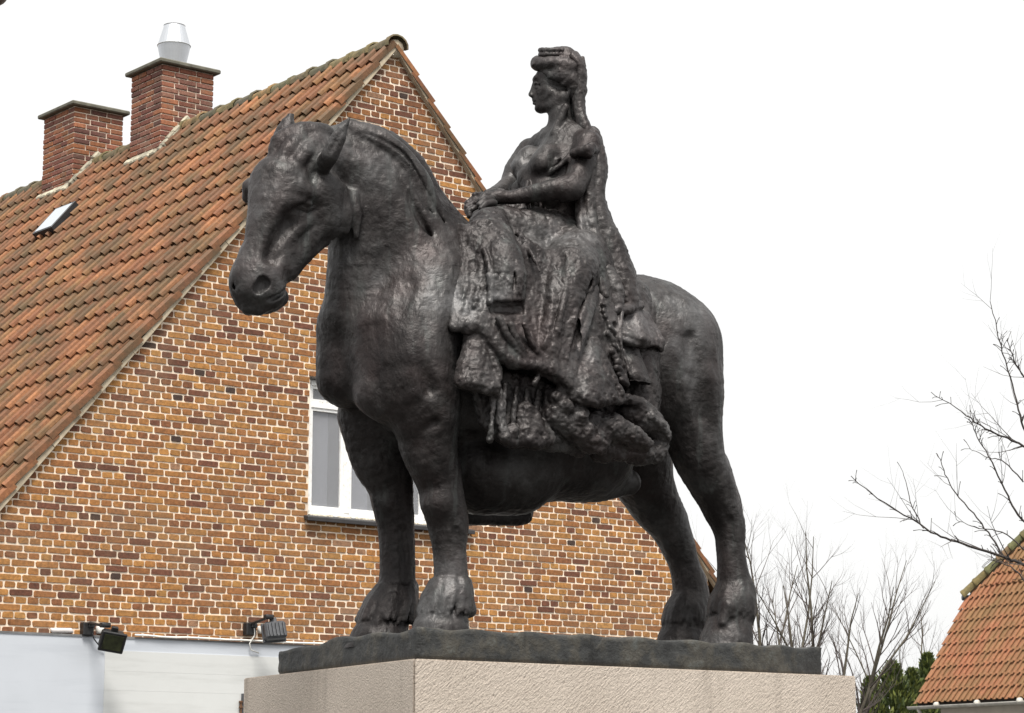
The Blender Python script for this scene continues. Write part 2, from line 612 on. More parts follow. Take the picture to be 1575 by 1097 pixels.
# hind leg near (left)
ch(H, [(1050, 600, .22, 64), (1064, 660, .24, 48), (1078, 710, .25, 40), (1098, 750, .25, 34), (1112, 785, .25, 29), (1122, 815, .25, 25),
       (1124, 850, .25, 22), (1128, 890, .25, 25), (1134, 915, .25, 29), (1128, 945, .25, 34)], .035)
ch(H, [(1100, 710, .25, 20), (1126, 768, .25, 15), (1131, 800, .25, 11), (1130, 850, .25, 10)], .025)   # tendon and hock point
ch(H, [(1146, 905, .25, 14), (1152, 940, .25, 12)], .025)
ch(H, [(1120, 935, .32, 14), (1112, 958, .32, 9)], .02)
ch(H, [(1126, 944, .25, 29), (1121, 968, .25, 36), (1116, 1002, .25, 44)], .008)
# hind leg far (right)
ch(H, [(965, 660, -.2, 72), (985, 730, -.22, 50), (1006, 772, -.24, 40), (1028, 805, -.25, 32), (1043, 840, -.25, 27), (1052, 870, -.25, 24),
       (1060, 900, -.25, 27), (1062, 930, -.25, 29), (1056, 955, -.25, 32)], .035)
ch(H, [(1012, 745, -.24, 18), (1040, 800, -.24, 13), (1056, 850, -.25, 12), (1075, 895, -.25, 13), (1079, 930, -.25, 12)], .025)
ch(H, [(1054, 952, -.25, 27), (1049, 978, -.25, 34), (1045, 1010, -.25, 41)], .008)
# belly, flank fold
ch(H, [(790, 690, 0, 85), (900, 690, 0, 80)], .10)
ch(H, [(966, 742, .02, 19), (925, 752, .0, 18), (885, 748, .0, 18)], .06)
ch(H, [(738, 722, .02, 70), (790, 722, .02, 72)], .05)
# docked tail
ch(H, [(1066, 490, 0, 22), (1082, 520, 0, 18), (1086, 560, 0, 15), (1076, 600, 0, 10)], .02)
# ---------------- head (turned to its left, nearly vertical)
HD = 12.2
HF = Vector((-.40, -.915, 0)); HLAT = Vector((.915, -.40, 0))
def hq(px, py, d=0.0):
    return Q(px, py, HD + d)
def hc(pts, k=.03, **kw):
    ch(H, pts, k, plane=hq, **kw)
hc([(486, 248, .12, 46), (452, 262, .02, 46)], .05)                              # poll, forehead
hc([(432, 285, -.05, 50), (428, 320, -.08, 48), (418, 360, -.10, 42), (408, 400, -.12, 38), (396, 430, -.13, 42)], .04)
hc([(488, 300, .04, 44), (497, 335, .07, 38)], .04)                              # jowl
hc([(492, 340, .06, 30), (462, 372, .0, 30), (436, 408, -.06, 28)], .04)         # jaw bar
hc([(398, 400, -.12, 34), (390, 440, -.14, 38), (385, 462, -.14, 20)], .035)     # muzzle
hc([(406, 450, -.12, 34)] * 2, .03)
hc([(418, 462, -.06, 18), (428, 458, -.04, 16)], .02)                            # chin and lower lip
hc([(384, 472, -.16, 13), (398, 475, -.16, 11)], .02)                            # upper lip
hc([(386, 288, .0, 14), (382, 304, .02, 10)], .03)                               # far brow
hc([(430, 290, -.15, 13), (456, 290, -.15, 15), (488, 304, -.06, 12)], .025)       # near brow
hc([(462, 322, -.155, 9), (480, 320, -.11, 7)], .02, sub=True)
hc([(452, 340, -.20, 22), (434, 368, -.215, 18), (418, 395, -.22, 12)], .05, sub=True)                   # hollow below the eye
hc([(470, 313, -.105, 10)] * 2, .006)                                             # near eye
hc([(458, 309, -.125, 5), (470, 303, -.12, 5), (484, 309, -.07, 4)], .006)        # lids
hc([(459, 318, -.125, 4), (471, 323, -.11, 3.5), (484, 318, -.075, 3)], .008)
hc([(490, 328, -.03, 9), (466, 346, -.09, 8), (440, 372, -.14, 7), (425, 392, -.16, 6)], .025)   # facial crest
hc([(404, 436, -.245, 11), (398, 443, -.245, 9)], .015, sub=True)                # near nostril
hc([(366, 440, -.20, 8)] * 2, .015, sub=True)
hc([(412, 426, -.20, 9), (416, 440, -.19, 8)], .015)                             # nostril rim
hc([(384, 470, -.245, 4), (404, 468, -.24, 5), (424, 456, -.18, 5), (440, 445, -.12, 4.5)], .012, sub=True)  # mouth line
hc([(470, 392, -.02, 10), (500, 372, .05, 8)], .02)
# folds behind the jaw
for x0, y0 in ((533, 322), (548, 330)):
    ch(H, [(x0 - 4, y0 - 30, .15, 5), (x0 + 3, y0, .175, 6), (x0, y0 + 34, .16, 4)], .05)
# ears
hc([(498, 257, -.08, 12), (508, 238, -.13, 15), (521, 212, -.16, 12), (537, 182, -.18, 2)], .022)
hc([(501, 248, -.195, 6), (512, 226, -.205, 7), (526, 201, -.20, 3)], .012, sub=True)
hc([(432, 228, .10, 20), (439, 204, .10, 17.5), (450, 168, .10, 2.5)], .015)
hc([(436, 214, .075, 5), (443, 196, .085, 4)], .01, sub=True)
# forelock
for pts in ([(500, 205, .06, 14), (462, 205, -.03, 17), (430, 220, -.06, 16), (422, 240, -.08, 11)],
            [(480, 210, .02, 16), (450, 224, -.09, 17), (436, 246, -.13, 12)],
            [(490, 215, .02, 16), (468, 236, -.10, 15), (455, 256, -.14, 8)],
            [(500, 222, .02, 14), (487, 240, -.06, 13), (478, 258, -.09, 7)]):
    hc(pts, .018)
ch(H, [(556, 226, .215, 5), (585, 240, .25, 6), (614, 268, .28, 7), (634, 304, .30, 7), (650, 344, .31, 5)], .05, sub=True)
rgm = random.Random(17)
MANE = [(538, 200, .06), (560, 208, .10), (590, 222, .14), (618, 246, .17), (642, 280, .19), (662, 320, .20), (676, 350, .20)]
ch(H, [(x, y, n_, 20) for x, y, n_ in MANE], .02)
ch(H, [(x - 15, y + 17, n_ + .07, 6) for x, y, n_ in MANE[1:]], .03, sub=True)
for o_, r_ in ((-7, 2.6), (1, 2.2), (8, 2.6)):               # scraped strands along the crest
    ch(H, [(x - o_ * .7 + rgm.uniform(-2, 2), y + o_ * .7 + rgm.uniform(-2, 2), n_ + .062 + rgm.uniform(-.008, .006), r_) for x, y, n_ in MANE[1:]], .012, sub=True)
ch(H, [(545, 286, .25, 6), (572, 296, .27, 7), (590, 330, .29, 6), (602, 372, .30, 5)], .025, sub=True)
ch(H, [(560, 330, .24, 9), (566, 380, .26, 8), (585, 440, .28, 7)], .035, sub=True)
ch(H, [(575, 500, .26, 8), (572, 560, .26, 9), (580, 620, .26, 8)], .05, sub=True)
ch(H, [(608, 655, .36, 6), (640, 668, .40, 7), (668, 650, .42, 6)], .04, sub=True)
# hip, thigh and shoulder modelling
ch(H, [(1046, 476, .30, 18), (1060, 492, .32, 12)], .05)
ch(H, [(1010, 480, .40, 14), (1030, 540, .47, 10), (1022, 610, .44, 8)], .06, sub=True)
ch(H, [(1062, 520, .44, 9), (1070, 580, .46, 10), (1080, 640, .42, 8)], .05, sub=True)
ch(H, [(628, 430, .34, 9), (606, 500, .40, 10), (600, 560, .40, 8)], .05, sub=True)
ch(H, [(660, 470, .46, 7), (650, 540, .48, 8), (662, 600, .45, 7)], .05, sub=True)
ch(H, [(560, 560, .10, 9), (566, 620, .08, 10), (580, 660, .05, 8)], .06, sub=True)
def fringe(px, py, n, r0, y1, r1, seed, lean=-8):
    rg = random.Random(seed)
    c0 = np.array(P(px, py, n)); c1 = np.array(P(px + lean, y1, n))
    a0, a1 = R(r0, c0), R(r1, c0)
    for i in range(34):
        a = 6.283 * i / 34 + rg.uniform(-.06, .06); u = np.array([math.cos(a), math.sin(a), 0])
        p0 = c0 + u * a0 * .80; p1 = c1 + u * a1 * rg.uniform(.90, .98) + np.array([0, 0, rg.uniform(-.018, .018)])
        H.chain([(p0, .018), ((p0 + p1) / 2 + u * .006, .020), (p1, .010)], .016)
fringe(692, 896, .25, 33, 944, 43, 1, -9)
fringe(608, 904, -.25, 34, 958, 45, 2, -16)
fringe(1130, 900, .25, 28, 946, 36, 3, -6)
fringe(1058, 918, -.25, 27, 956, 33, 4, -8)
# cannon bone and tendon
for x, n, y0, y1, dx in ((690, .25, 815, 895, 10), (610, -.25, 815, 895, 8)):
    for s_ in (-1, 1):
        ch(H, [(x + dx, y0, n + s_ * .10, 5), (x + dx + 5, (y0 + y1) / 2, n + s_ * .095, 5), (x + dx + 8, y1, n + s_ * .11, 4)], .02, sub=True)
ch(H, [(1122, 800, .34, 5), (1128, 850, .335, 5), (1136, 890, .35, 4)], .02, sub=True)
ch(H, [(1102, 720, .33, 7), (1118, 755, .33, 6), (1124, 785, .33, 4)], .025, sub=True)
ch(H, [(1030, 560, .52, 9), (1048, 630, .48, 10), (1068, 690, .40, 8)], .08, sub=True)
ch(H, [(1076, 540, .50, 9), (1086, 600, .48, 10), (1092, 660, .44, 8)], .08, sub=True)
hc([(408, 300, -.14, 8), (398, 350, -.16, 7), (386, 400, -.18, 6)], .04)              # nasal bone
horse = clay_mesh('horse', H, M_BRONZE, statue,
                  [(.006, .20, 3, (1, 1, 1)), (.0035, .07, 4, (1, 1, .6)), (.0025, .028, 5, (1.2, 1, .5)), (.0015, .014, 6, (1, 1, 1))])

# ---------------- rider: one figure, facing the horse's head; the face in profile
def box_of(pts, m):
    a = np.array(pts)
    return a.min(0) - m, a.max(0) + m
RD = 13.32                                                # depth of the middle of her head
def rq(px, py, d=0.0):
    return Q(px, py, RD + d)
lo, hi = box_of([P(716, 330, .2), P(925, 60, .25), P(925, 400, .35), P(800, 250, -.35), rq(810, 60), P(870, 400, -.3)], .1)
B = Clay(lo, hi, 0.0052)
def bc(pts, k=.03, **kw):
    ch(B, pts, k, **kw)
def fc(pts, k=.02, **kw):
    ch(B, pts, k, plane=rq, **kw)
# torso
bc([(872, 385, .08, 56), (862, 330, .06, 43), (858, 275, .05, 47), (868, 232, .05, 38)], .05, fx=(.3, .95, 0), fk=.86)
bc([(906, 222, .20, 20), (866, 205, .05, 22), (818, 232, -.20, 17)], .05)
bc([(832, 255, .13, 20), (842, 240, .12, 20)], .03)                              # bust
bc([(805, 258, -.06, 20), (815, 243, -.05, 20)], .03)
bc([(838, 300, .1, 34), (818, 275, .03, 24)], .04)
bc([(826, 305, .02, 22), (800, 292, -.10, 15), (796, 300, -.10, 12)], .03)
# bodice edge and folds between the breasts
bc([(795, 268, -.09, 4), (822, 276, .09, 4.5), (852, 262, .205, 4.5), (878, 238, .25, 4)], .01)
for i in range(2):
    bc([(800 + i * 3, 262 - i * 5, -.02 + i * .03, 3), (826 + i * 3, 264 - i * 7, .125 + i * .008, 3.2), (856 + i * 4, 250 - i * 6, .20 + i * .005, 2.5)], .012)
for i in range(6):
    bc([(812 + i * 5, 280 + i, .10, 3.5), (808 + i * 7, 300, .14, 3), (815 + i * 6, 325, .17, 2.5)], .008)
# neck
bc([(868, 212, .04, 26), (862, 188, .04, 19), (861, 160, .03, 19)], .03)
bc([(852, 205, .09, 7), (870, 165, .12, 6)], .02)
bc([(838, 208, -.02, 6), (868, 212, .13, 6), (892, 212, .18, 6)], .02)           # collar bones
# right arm (far)
bc([(815, 232, -.22, 20), (792, 262, -.26, 17), (784, 282, -.26, 15), (765, 296, -.16, 12), (742, 308, -.06, 10)], .02)
# left arm (near)
bc([(904, 222, .24, 23), (897, 250, .28, 22), (886, 280, .32, 20), (877, 292, .33, 18)], .025)
bc([(880, 288, .33, 19), (850, 292, .28, 17), (815, 299, .20, 14), (786, 304, .14, 10.5)], .025)
bc([(872, 300, .33, 9), (866, 304, .3, 9)], .02)                                  # elbow
# short sleeve edge
for a, b in (((884, 236, .33), (903, 230, .40)), ((903, 230, .40), (917, 232, .30)), ((884, 236, .33), (890, 240, .22))):
    bc([(*a, 7), (*b, 7)], .012)
bc([(893, 232, .36, 9), (906, 238, .40, 7), (909, 226, .38, 8)], .012)
# left hand over right hand, fingers closed around the reins
bc([(788, 304, .13, 9.5), (768, 303, .10, 12), (758, 305, .085, 11)], .015)
for i, (x, y, n) in enumerate(((762, 296, .05), (758, 300, .085), (757, 306, .115), (760, 312, .14))):
    bc([(x, y, n, 5.6), (x - 13, y + 2, n + .01, 5.2), (x - 20, y + 9, n + .01, 4.6), (x - 15, y + 15, n, 4)], .005)
bc([(774, 296, .07, 5.5), (760, 292, .03, 5), (748, 296, .02, 4.2)], .006)       # thumb
bc([(746, 307, -.05, 10), (732, 312, -.05, 12)], .015)
for i, (x, y, n) in enumerate(((733, 304, -.09), (728, 308, -.055), (727, 314, -.02), (730, 320, .01))):
    bc([(x, y, n, 5.6), (x - 9, y + 5, n, 5.2), (x - 8, y + 13, n + .005, 4.6), (x, y + 15, n + .01, 4)], .005)
bc([(742, 300, -.07, 5.2), (730, 300, -.04, 4.6)], .006)
# ---- head: left in the picture is forward, depth is sideways
B.ell(rq(862, 116), (R(33, rq(862, 116)), R(29, rq(862, 116)), R(40, rq(862, 116))),
      np.array([[-TD.x, ND.x, 0], [TD.y, -ND.y, 0], [0, 0, 1]], np.float32), .01)
fc([(842, 122, 0, 20.5), (842, 140, 0, 19.5), (840, 152, 0, 17)], .02)
fc([(832, 166, 0, 7), (846, 163, .05, 8), (866, 148, .075, 9)], .03)
fc([(832, 166, 0, 7), (846, 163, -.05, 8), (866, 148, -.075, 9)], .03)
fc([(829, 167.5, 0, 5.5)] * 2, .015)                                              # chin
fc([(848, 146, -.045, 14), (842, 140, -.04, 11)], .02)                            # cheeks
fc([(848, 146, .045, 14), (842, 140, .04, 11)], .02)
fc([(825, 120, -.03, 4.5), (823, 122, 0, 4.5), (825, 120, .03, 4.5)], .015)       # brow
for s in (-1, 1):
    fc([(825, 131.5, s * .030, 2.6), (829, 132, s * .044, 2.8)], .012, sub=True)       # eye sockets
    fc([(829.5, 131, s * .031, 4.6)] * 2, .002)                                   # eyeballs
    fc([(823.5, 128.2, s * .020, 1.6), (824, 127.5, s * .034, 1.7), (829, 129, s * .047, 1.5)], .003)   # upper lids
    fc([(824.5, 134.2, s * .022, 1.3), (825, 134.8, s * .034, 1.3), (829, 134, s * .045, 1.2)], .003)
    fc([(817.5, 147, s * .011, 2.6)] * 2, .004)                                   # nostril wings
    fc([(877, 128, s * .085, 4), (879, 136, s * .088, 5), (874, 146, s * .082, 3.5)], .006)             # ears
fc([(824, 126, 0, 4.0), (820.5, 137, 0, 4.4), (816.5, 145, 0, 4.2)], .010)
fc([(829, 134, 0, 7), (825, 146, 0, 7), (826, 156, 0, 7)], .012)          # nose
fc([(820, 148.5, 0, 3.0), (822, 152, 0, 3)], .008)
fc([(821, 154.2, 0, 2.9), (824, 154.6, .018, 2.0)], .004)                         # lips
fc([(821, 154.2, 0, 2.9), (824, 154.6, -.018, 2.0)], .004)
fc([(822, 159.0, 0, 3.1), (825, 158.4, .016, 2.2)], .004)
fc([(822, 159.0, 0, 3.1), (825, 158.4, -.016, 2.2)], .004)
fc([(817.5, 156.6, 0, .9), (824, 156.6, -.022, .9)], .002, sub=True)
fc([(823, 163, 0, 2.2)] * 2, .006, sub=True)
rider = clay_mesh('rider', B, M_BRONZE, statue, [(.0022, .035, 13, (1, 1, 1)), (.0012, .014, 14, (1, 1, .5))])

# ---- hair, crown, veil
lo, hi = box_of([rq(805, 60, -.25), rq(920, 220, .25), rq(920, 60, .25), rq(805, 220, -.25), rq(805, 60, .25), rq(920, 60, -.25)], .06)
A = Clay(lo, hi, 0.0052)
def ac(pts, k=.015, **kw):
    ch(A, pts, k, plane=rq, **kw)
for s in (-1, 1):                                                                  # pompadour roll round the brow
    ac([(827, 97, 0, 11), (828, 99, s * .035, 11), (838, 98, s * .07, 11), (858, 98, s * .095, 12), (878, 104, s * .085, 13)])
    ac([(838, 108, s * .062, 6), (848, 116, s * .085, 7), (862, 120, s * .095, 8), (874, 122, s * .092, 9)], .01)
    ac([(862, 112, s * .085, 14), (880, 124, s * .075, 14), (886, 146, s * .055, 13)], .02)
ac([(848, 88, 0, 15), (868, 90, 0, 20), (878, 104, 0, 24)], .02)
for i in range(9):                                                                 # strands of the roll
    x = 826 + i * 6
    ac([(x, 90, -.035 - .008 * i, 3), (x - 5 + i * .6, 99, -.055 - .007 * i, 3), (x + 2, 108, -.045 - .007 * i, 2.5)], .006)
ac([(884, 140, 0, 20), (880, 165, 0, 14), (884, 185, 0, 12), (893, 203, 0, 10)], .02)
for s in (-1, 1):
    ac([(868, 128, s * .1, 6), (876, 120, s * .1, 7), (886, 130, s * .085, 7)], .008)
hair = clay_mesh('hair', A, M_BRONZE, rider, [(.003, .03, 21, (1, 1, 1)), (.002, .012, 22, (1, 1, 1))])

A = Clay(lo, hi, 0.0052)
n = 14
for i in range(n):
    a = 2 * math.pi * i / n; b = 2 * math.pi * (i + 1) / n
    q = lambda a, y, r=21: (852 + r * math.cos(a), y, .078 * math.sin(a))
    x, y, d = q(a, 84); x2, y2, d2 = q(b, 84)
    ac([(x, y, d, 3.8), (x2, y2, d2, 3.8)], .004)
    x, y, d = q(a, 77.5, 20); x2, y2, d2 = q((a + b) / 2, 76.5, 19)
    ac([(x, y, d, 4.6), (x2, y2, d2, 3.4)], .004)
ac([(842, 84, 0, 10), (862, 84, 0, 10)], .02)
crown = clay_mesh('crown', A, M_BRONZE, rider, [(.003, .02, 23, (1, 1, 1))])

A = Clay(lo, hi, 0.006)
for s, k in ((-1.0, 1.0), (-.5, 1.1), (0, 1.15), (.5, 1.1), (1.0, 1.0)):
    ac([(876 + 6 * k, 86, s * .06, 8), (884 + 8 * k, 104, s * .085, 8), (886 + 5 * k, 135, s * .085, 8), (884 + 5 * k, 160, s * .085, 9),
        (890 + 4 * k, 184, s * .11, 10), (902 + 2 * k, 204, s * .13, 9)], .012)
for s in (-.9, -.3, .4):
    ac([(896, 90, s * .07, 3.5), (900, 120, s * .09, 3), (897, 160, s * .09, 3.5), (904, 195, s * .12, 3)], .008)
ac([(880, 86, -.08, 5), (886, 92, -.095, 6), (890, 100, -.1, 5)], .008)
veil = clay_mesh('veil', A, M_BRONZE_PALE, rider, [(.005, .04, 24, (1, 1, .6)), (.003, .015, 25, (1, 1, 1))])

# ---------------- gown over the horse's near side
lo, hi = box_of([P(700, 300, 0), P(1050, 300, 0), P(700, 820, .5), P(1050, 720, .75), P(760, 800, -.55), P(720, 600, .75)], .08)
G = Clay(lo, hi, 0.0062)
def gc(pts, k=.025, **kw):
    ch(G, pts, k, **kw)
def sheet(top, bot, r, m, bulge=0.0, k=.012, C=None):
    """a hanging panel: chains from the top line to the bottom line"""
    C = C or G
    lerp = lambda a, b, t: tuple(x + (y - x) * t for x, y in zip(a, b))
    def on(line, t):
        q = t * (len(line) - 1); i = min(int(q), len(line) - 2)
        return lerp(line[i], line[i + 1], q - i)
    for q in range(m):
        t = q / (m - 1)
        a, b = on(top, t), on(bot, t)
        pts = []
        for u in (0, .35, .7, 1):
            p = lerp(a, b, u)
            pts.append((p[0], p[1], p[2] + bulge * math.sin(math.pi * t) * (.4 + .6 * u), r * (.9 + .2 * u)))
        ch(C, pts, k)
# lap and raised knee
gc([(878, 380, .12, 58), (815, 364, .12, 45), (752, 351, .10, 34)], .05)
gc([(846, 335, .10, 24), (800, 326, .03, 20), (745, 326, -.02, 14)], .03)
gc([(822, 334, .14, 18), (838, 345, .18, 18)], .02)
# the mass of cloth down the horse's side
gc([(800, 420, .20, 58), (800, 520, .32, 58), (812, 560, .34, 40)], .06)
gc([(880, 430, .24, 72), (888, 530, .35, 68), (900, 612, .40, 50)], .06)
gc([(955, 470, .18, 50), (968, 560, .31, 50), (972, 640, .38, 42)], .06)
gc([(745, 420, .26, 36), (745, 490, .34, 30)], .05)
# column of cloth below the knee, ending in a ledge
gc([(752, 352, .16, 33), (766, 392, .38, 34), (777, 424, .46, 33), (781, 438, .49, 27)], .025)
sheet([(752, 425, .56), (782, 430, .60), (803, 425, .56)], [(760, 459, .57), (783, 462, .60), (802, 460, .57)], 6, 7)
gc([(764, 472, .57, 9), (800, 472, .57, 9)], .012, sub=True)
gc([(772, 478, .60, 7), (792, 478, .60, 7)], .012, sub=True)
# big fold from the hip
gc([(902, 385, .20, 52), (874, 420, .42, 47), (864, 465, .50, 39), (852, 515, .54, 31), (842, 552, .57, 22)], .03)
gc([(850, 398, .42, 10), (852, 440, .57, 9), (846, 485, .62, 8), (836, 530, .64, 8)], .02)
gc([(905, 405, .42, 9), (890, 440, .55, 9), (893, 480, .60, 9), (878, 535, .63, 8)], .02)
# furrow left of it
gc([(789, 352, .33, 5), (806, 375, .46, 8), (826, 408, .56, 9), (839, 440, .63, 9), (840, 485, .66, 9), (832, 520, .66, 8), (820, 545, .65, 5)], .012, sub=True)
gc([(806, 385, .50, 8), (824, 430, .60, 8)], .02, sub=True)
gc([(783, 350, .27, 5), (800, 362, .36, 5), (818, 392, .50, 4), (834, 425, .60, 4)], .012)
# cloth between ledge and hem
gc([(790, 486, .50, 24), (808, 535, .53, 24)], .03)
gc([(768, 478, .51, 12), (775, 515, .56, 12), (800, 552, .58, 12)], .02)
gc([(744, 470, .50, 9), (757, 500, .55, 9), (778, 538, .59, 8), (800, 556, .61, 7)], .015)
# the skirt's surface down to its hem
HEM = [(701, 505, .48), (714, 501, .51), (730, 500, .54), (748, 511, .565), (768, 541, .60), (790, 558, .62), (828, 563, .64), (850, 575, .655), (874, 594, .67)]
rng = random.Random(5)
sheet([(716, 356, .28), (745, 345, .36), (790, 365, .40), (845, 395, .45), (905, 405, .44)], HEM[1:], 9, 22, .0, .03)
gc([(x, y - 3, m_ + .004, 4.5 + rng.uniform(-1, 1.5)) for x, y, m_ in HEM], .03)
# saddle cloth edge, ragged, standing off the horse
sheet([(704, 350, .25), (720, 356, .32), (740, 372, .40)], [(699, 502, .49), (718, 500, .53), (742, 498, .55)], 8, 7, .0, .02)
EDGE = [(703, 349, .24), (712, 366, .31), (719, 388, .37), (723, 412, .42), (721, 440, .46), (715, 470, .49), (704, 500, .50)]
for j in range(len(EDGE) - 1):
    (x, y, m_), (x2, y2, m2) = EDGE[j], EDGE[j + 1]
    for i in range(3):
        t = (i + rng.random()) / 3
        gc([(x + (x2 - x) * t + rng.uniform(-2, 5), y + (y2 - y) * t, m_ + (m2 - m_) * t + .01, rng.uniform(3, 6)),
            (x + (x2 - x) * t + rng.uniform(8, 18), y + (y2 - y) * t + rng.uniform(-4, 14), m_ + (m2 - m_) * t + .05, rng.uniform(4, 7))], .014)
gc([(716, 372, .37, 5), (727, 402, .45, 7), (724, 440, .50, 6), (715, 475, .53, 5)], .014, sub=True)
gc([(738, 398, .53, 5), (743, 432, .57, 6), (740, 465, .58, 5)], .02, sub=True)
# recut the furrow and the ledge through it
gc([(790, 354, .37, 7), (808, 377, .50, 11), (828, 410, .60, 13), (840, 442, .65, 13), (840, 485, .68, 13), (832, 520, .685, 12), (822, 543, .68, 6)], .012, sub=True)
gc([(805, 395, .60, 9), (812, 440, .66, 11), (810, 500, .68, 10)], .04, sub=True)
gc([(748, 480, .62, 6), (762, 514, .655, 6), (790, 546, .67, 5)], .02, sub=True)
gc([(772, 490, .66, 7), (786, 530, .68, 6)], .02, sub=True)
gc([(738, 470, .60, 5), (742, 495, .61, 4)], .015, sub=True)
gc([(752, 352, .20, 33), (766, 392, .42, 33), (777, 424, .50, 32), (781, 438, .53, 25)], .025)
gc([(874, 420, .45, 46), (864, 465, .53, 38), (852, 512, .57, 30), (842, 545, .60, 20)], .03)
gc([(760, 474, .585, 11), (802, 474, .585, 11)], .008, sub=True)
gc([(724, 372, .40, 6), (730, 402, .46, 9), (726, 440, .51, 9), (716, 478, .53, 7)], .016, sub=True)
gc([(893, 395, .50, 5), (906, 440, .60, 6), (900, 470, .64, 5)], .02, sub=True)
gc([(862, 400, .55, 5), (858, 450, .66, 5)], .03, sub=True)
CRE = [[(872, 398, .52), (858, 470, .665), (852, 500, .67), (842, 540, .66)], [(886, 402, .50), (877, 480, .66), (872, 510, .66), (862, 552, .66)],
       [(758, 365, .42), (768, 400, .55), (770, 445, .60)], [(775, 370, .42), (789, 405, .55), (792, 450, .60)],
       [(800, 500, .66), (812, 530, .66), (826, 552, .65)], [(778, 500, .64), (790, 528, .65), (806, 552, .64)],
       [(738, 385, .47), (748, 425, .56), (746, 465, .58)], [(760, 490, .62), (775, 520, .64), (796, 548, .64)],
       [(905, 540, .62), (898, 575, .67), (890, 606, .68)], [(918, 545, .62), (925, 580, .67), (930, 610, .69)], [(950, 480, .55), (944, 540, .60), (950, 590, .60)]]
for L in CRE:
    gc([(x, y, m_ + .022, 3.6) for x, y, m_ in L[1:]], .014, sub=True)
    gc([(x + 7, y, m_ - .004, 4.5) for x, y, m_ in L], .012)
# dark gaps round the flap, then the flap
gc([(706, 522, .52, 9), (716, 545, .53, 9), (708, 580, .53, 9)], .012, sub=True)
gc([(738, 516, .60, 6), (756, 540, .62, 8), (770, 575, .62, 9)], .012, sub=True)
sheet([(724, 517, .50), (748, 518, .53)], [(709, 586, .56), (730, 590, .585), (769, 602, .60)], 9, 8, .02, .03)
gc([(752, 535, .57, 4), (764, 570, .61, 4), (769, 598, .61, 4)], .014)
# black hollow behind it and below the hem
gc([(735, 622, .52, 16), (752, 640, .52, 18)], .02, sub=True)
gc([(782, 598, .60, 24), (806, 606, .63, 26), (842, 610, .65, 17)], .012, sub=True)
# under layer of the gown in the shade of the hem
sheet([(722, 560, .46), (770, 572, .50), (830, 588, .53), (872, 608, .56)], [(742, 645, .46), (772, 676, .50), (808, 684, .53), (848, 682, .54), (892, 694, .55)], 9, 14, .0, .03)
for i in range(7):
    x = 760 + i * 17
    gc([(x, 590 + i * 3, .56 + i * .004, 4), (x - 4, 640, .575, 4), (x - 6, 676, .58, 5)], .016)
# strip and lumps at the lower left corner
gc([(768, 600, .57, 5), (770, 640, .58, 6), (774, 672, .58, 11)], .012)
gc([(786, 664, .57, 11), (780, 676, .58, 9), (798, 684, .57, 6)], .012)
sheet([(800, 630, .56), (812, 628, .58)], [(800, 676, .58), (822, 682, .60), (845, 676, .60)], 8.5, 6, .02)
gc([(806, 676, .60, 4), (828, 672, .62, 4)], .006, sub=True)
# fur band from the hem round to the foot
BAND = [(838, 604, .60), (862, 612, .66), (884, 626, .68), (902, 648, .69), (918, 672, .68), (930, 690, .66)]
for j in range(len(BAND) - 1):
    (x, y, m_), (x2, y2, m2) = BAND[j], BAND[j + 1]
    for i in range(6):
        t = i / 6
        px, py, pn = x + (x2 - x) * t, y + (y2 - y) * t, m_ + (m2 - m_) * t
        gc([(px + rng.uniform(-8, 8), py + rng.uniform(-12, 10), pn - .02 + rng.uniform(-.01, .02), rng.uniform(6, 9)),
            (px + rng.uniform(-8, 8), py + rng.uniform(0, 16), pn - .02, rng.uniform(4, 7))], .022)
gc([(850, 640, .60, 18), (880, 662, .62, 18), (905, 684, .62, 14)], .03)
gc([(838, 583, .66, 6), (856, 589, .69, 7), (868, 600, .69, 5)], .012, sub=True)
gc([(830, 575, .62, 6), (822, 590, .64, 6)], .012)
# panel with the tassel lying on it, and the big triangle
gc([(902, 505, .50, 22), (890, 560, .57, 22), (880, 590, .60, 16)], .03)
sheet([(904, 525, .57), (914, 528, .57)], [(878, 604, .67), (910, 617, .70), (952, 612, .67)], 9, 9, .02, .02)
gc([(917, 530, .58, 4), (936, 566, .65, 4), (956, 606, .69, 6)], .012)
gc([(880, 608, .69, 4), (905, 622, .715, 4), (956, 616, .69, 5)], .008)
gc([(908, 632, .68, 8), (930, 634, .68, 9), (952, 630, .66, 9)], .012, sub=True)
# the shoe's swell and the hem at the lower right
gc([(908, 648, .59, 22), (945, 660, .62, 21), (978, 674, .63, 16), (996, 682, .63, 9)], .05)
gc([(905, 642, .69, 5), (920, 668, .70, 5)], .012, sub=True)
gc([(940, 694, .66, 5), (972, 700, .66, 5)], .02, sub=True)
gc([(925, 692, .54, 18), (970, 694, .54, 20), (1004, 700, .52, 17)], .04)
gc([(966, 636, .53, 20), (998, 648, .54, 22), (1016, 668, .53, 18), (1014, 690, .53, 14)], .04)
gc([(1000, 640, .61, 6), (1018, 655, .60, 7), (1026, 672, .58, 7)], .012)
gc([(966, 648, .66, 4), (992, 662, .65, 5), (1002, 684, .63, 5)], .01, sub=True)
gc([(955, 612, .60, 10), (985, 622, .58, 12), (1000, 636, .56, 10)], .02)
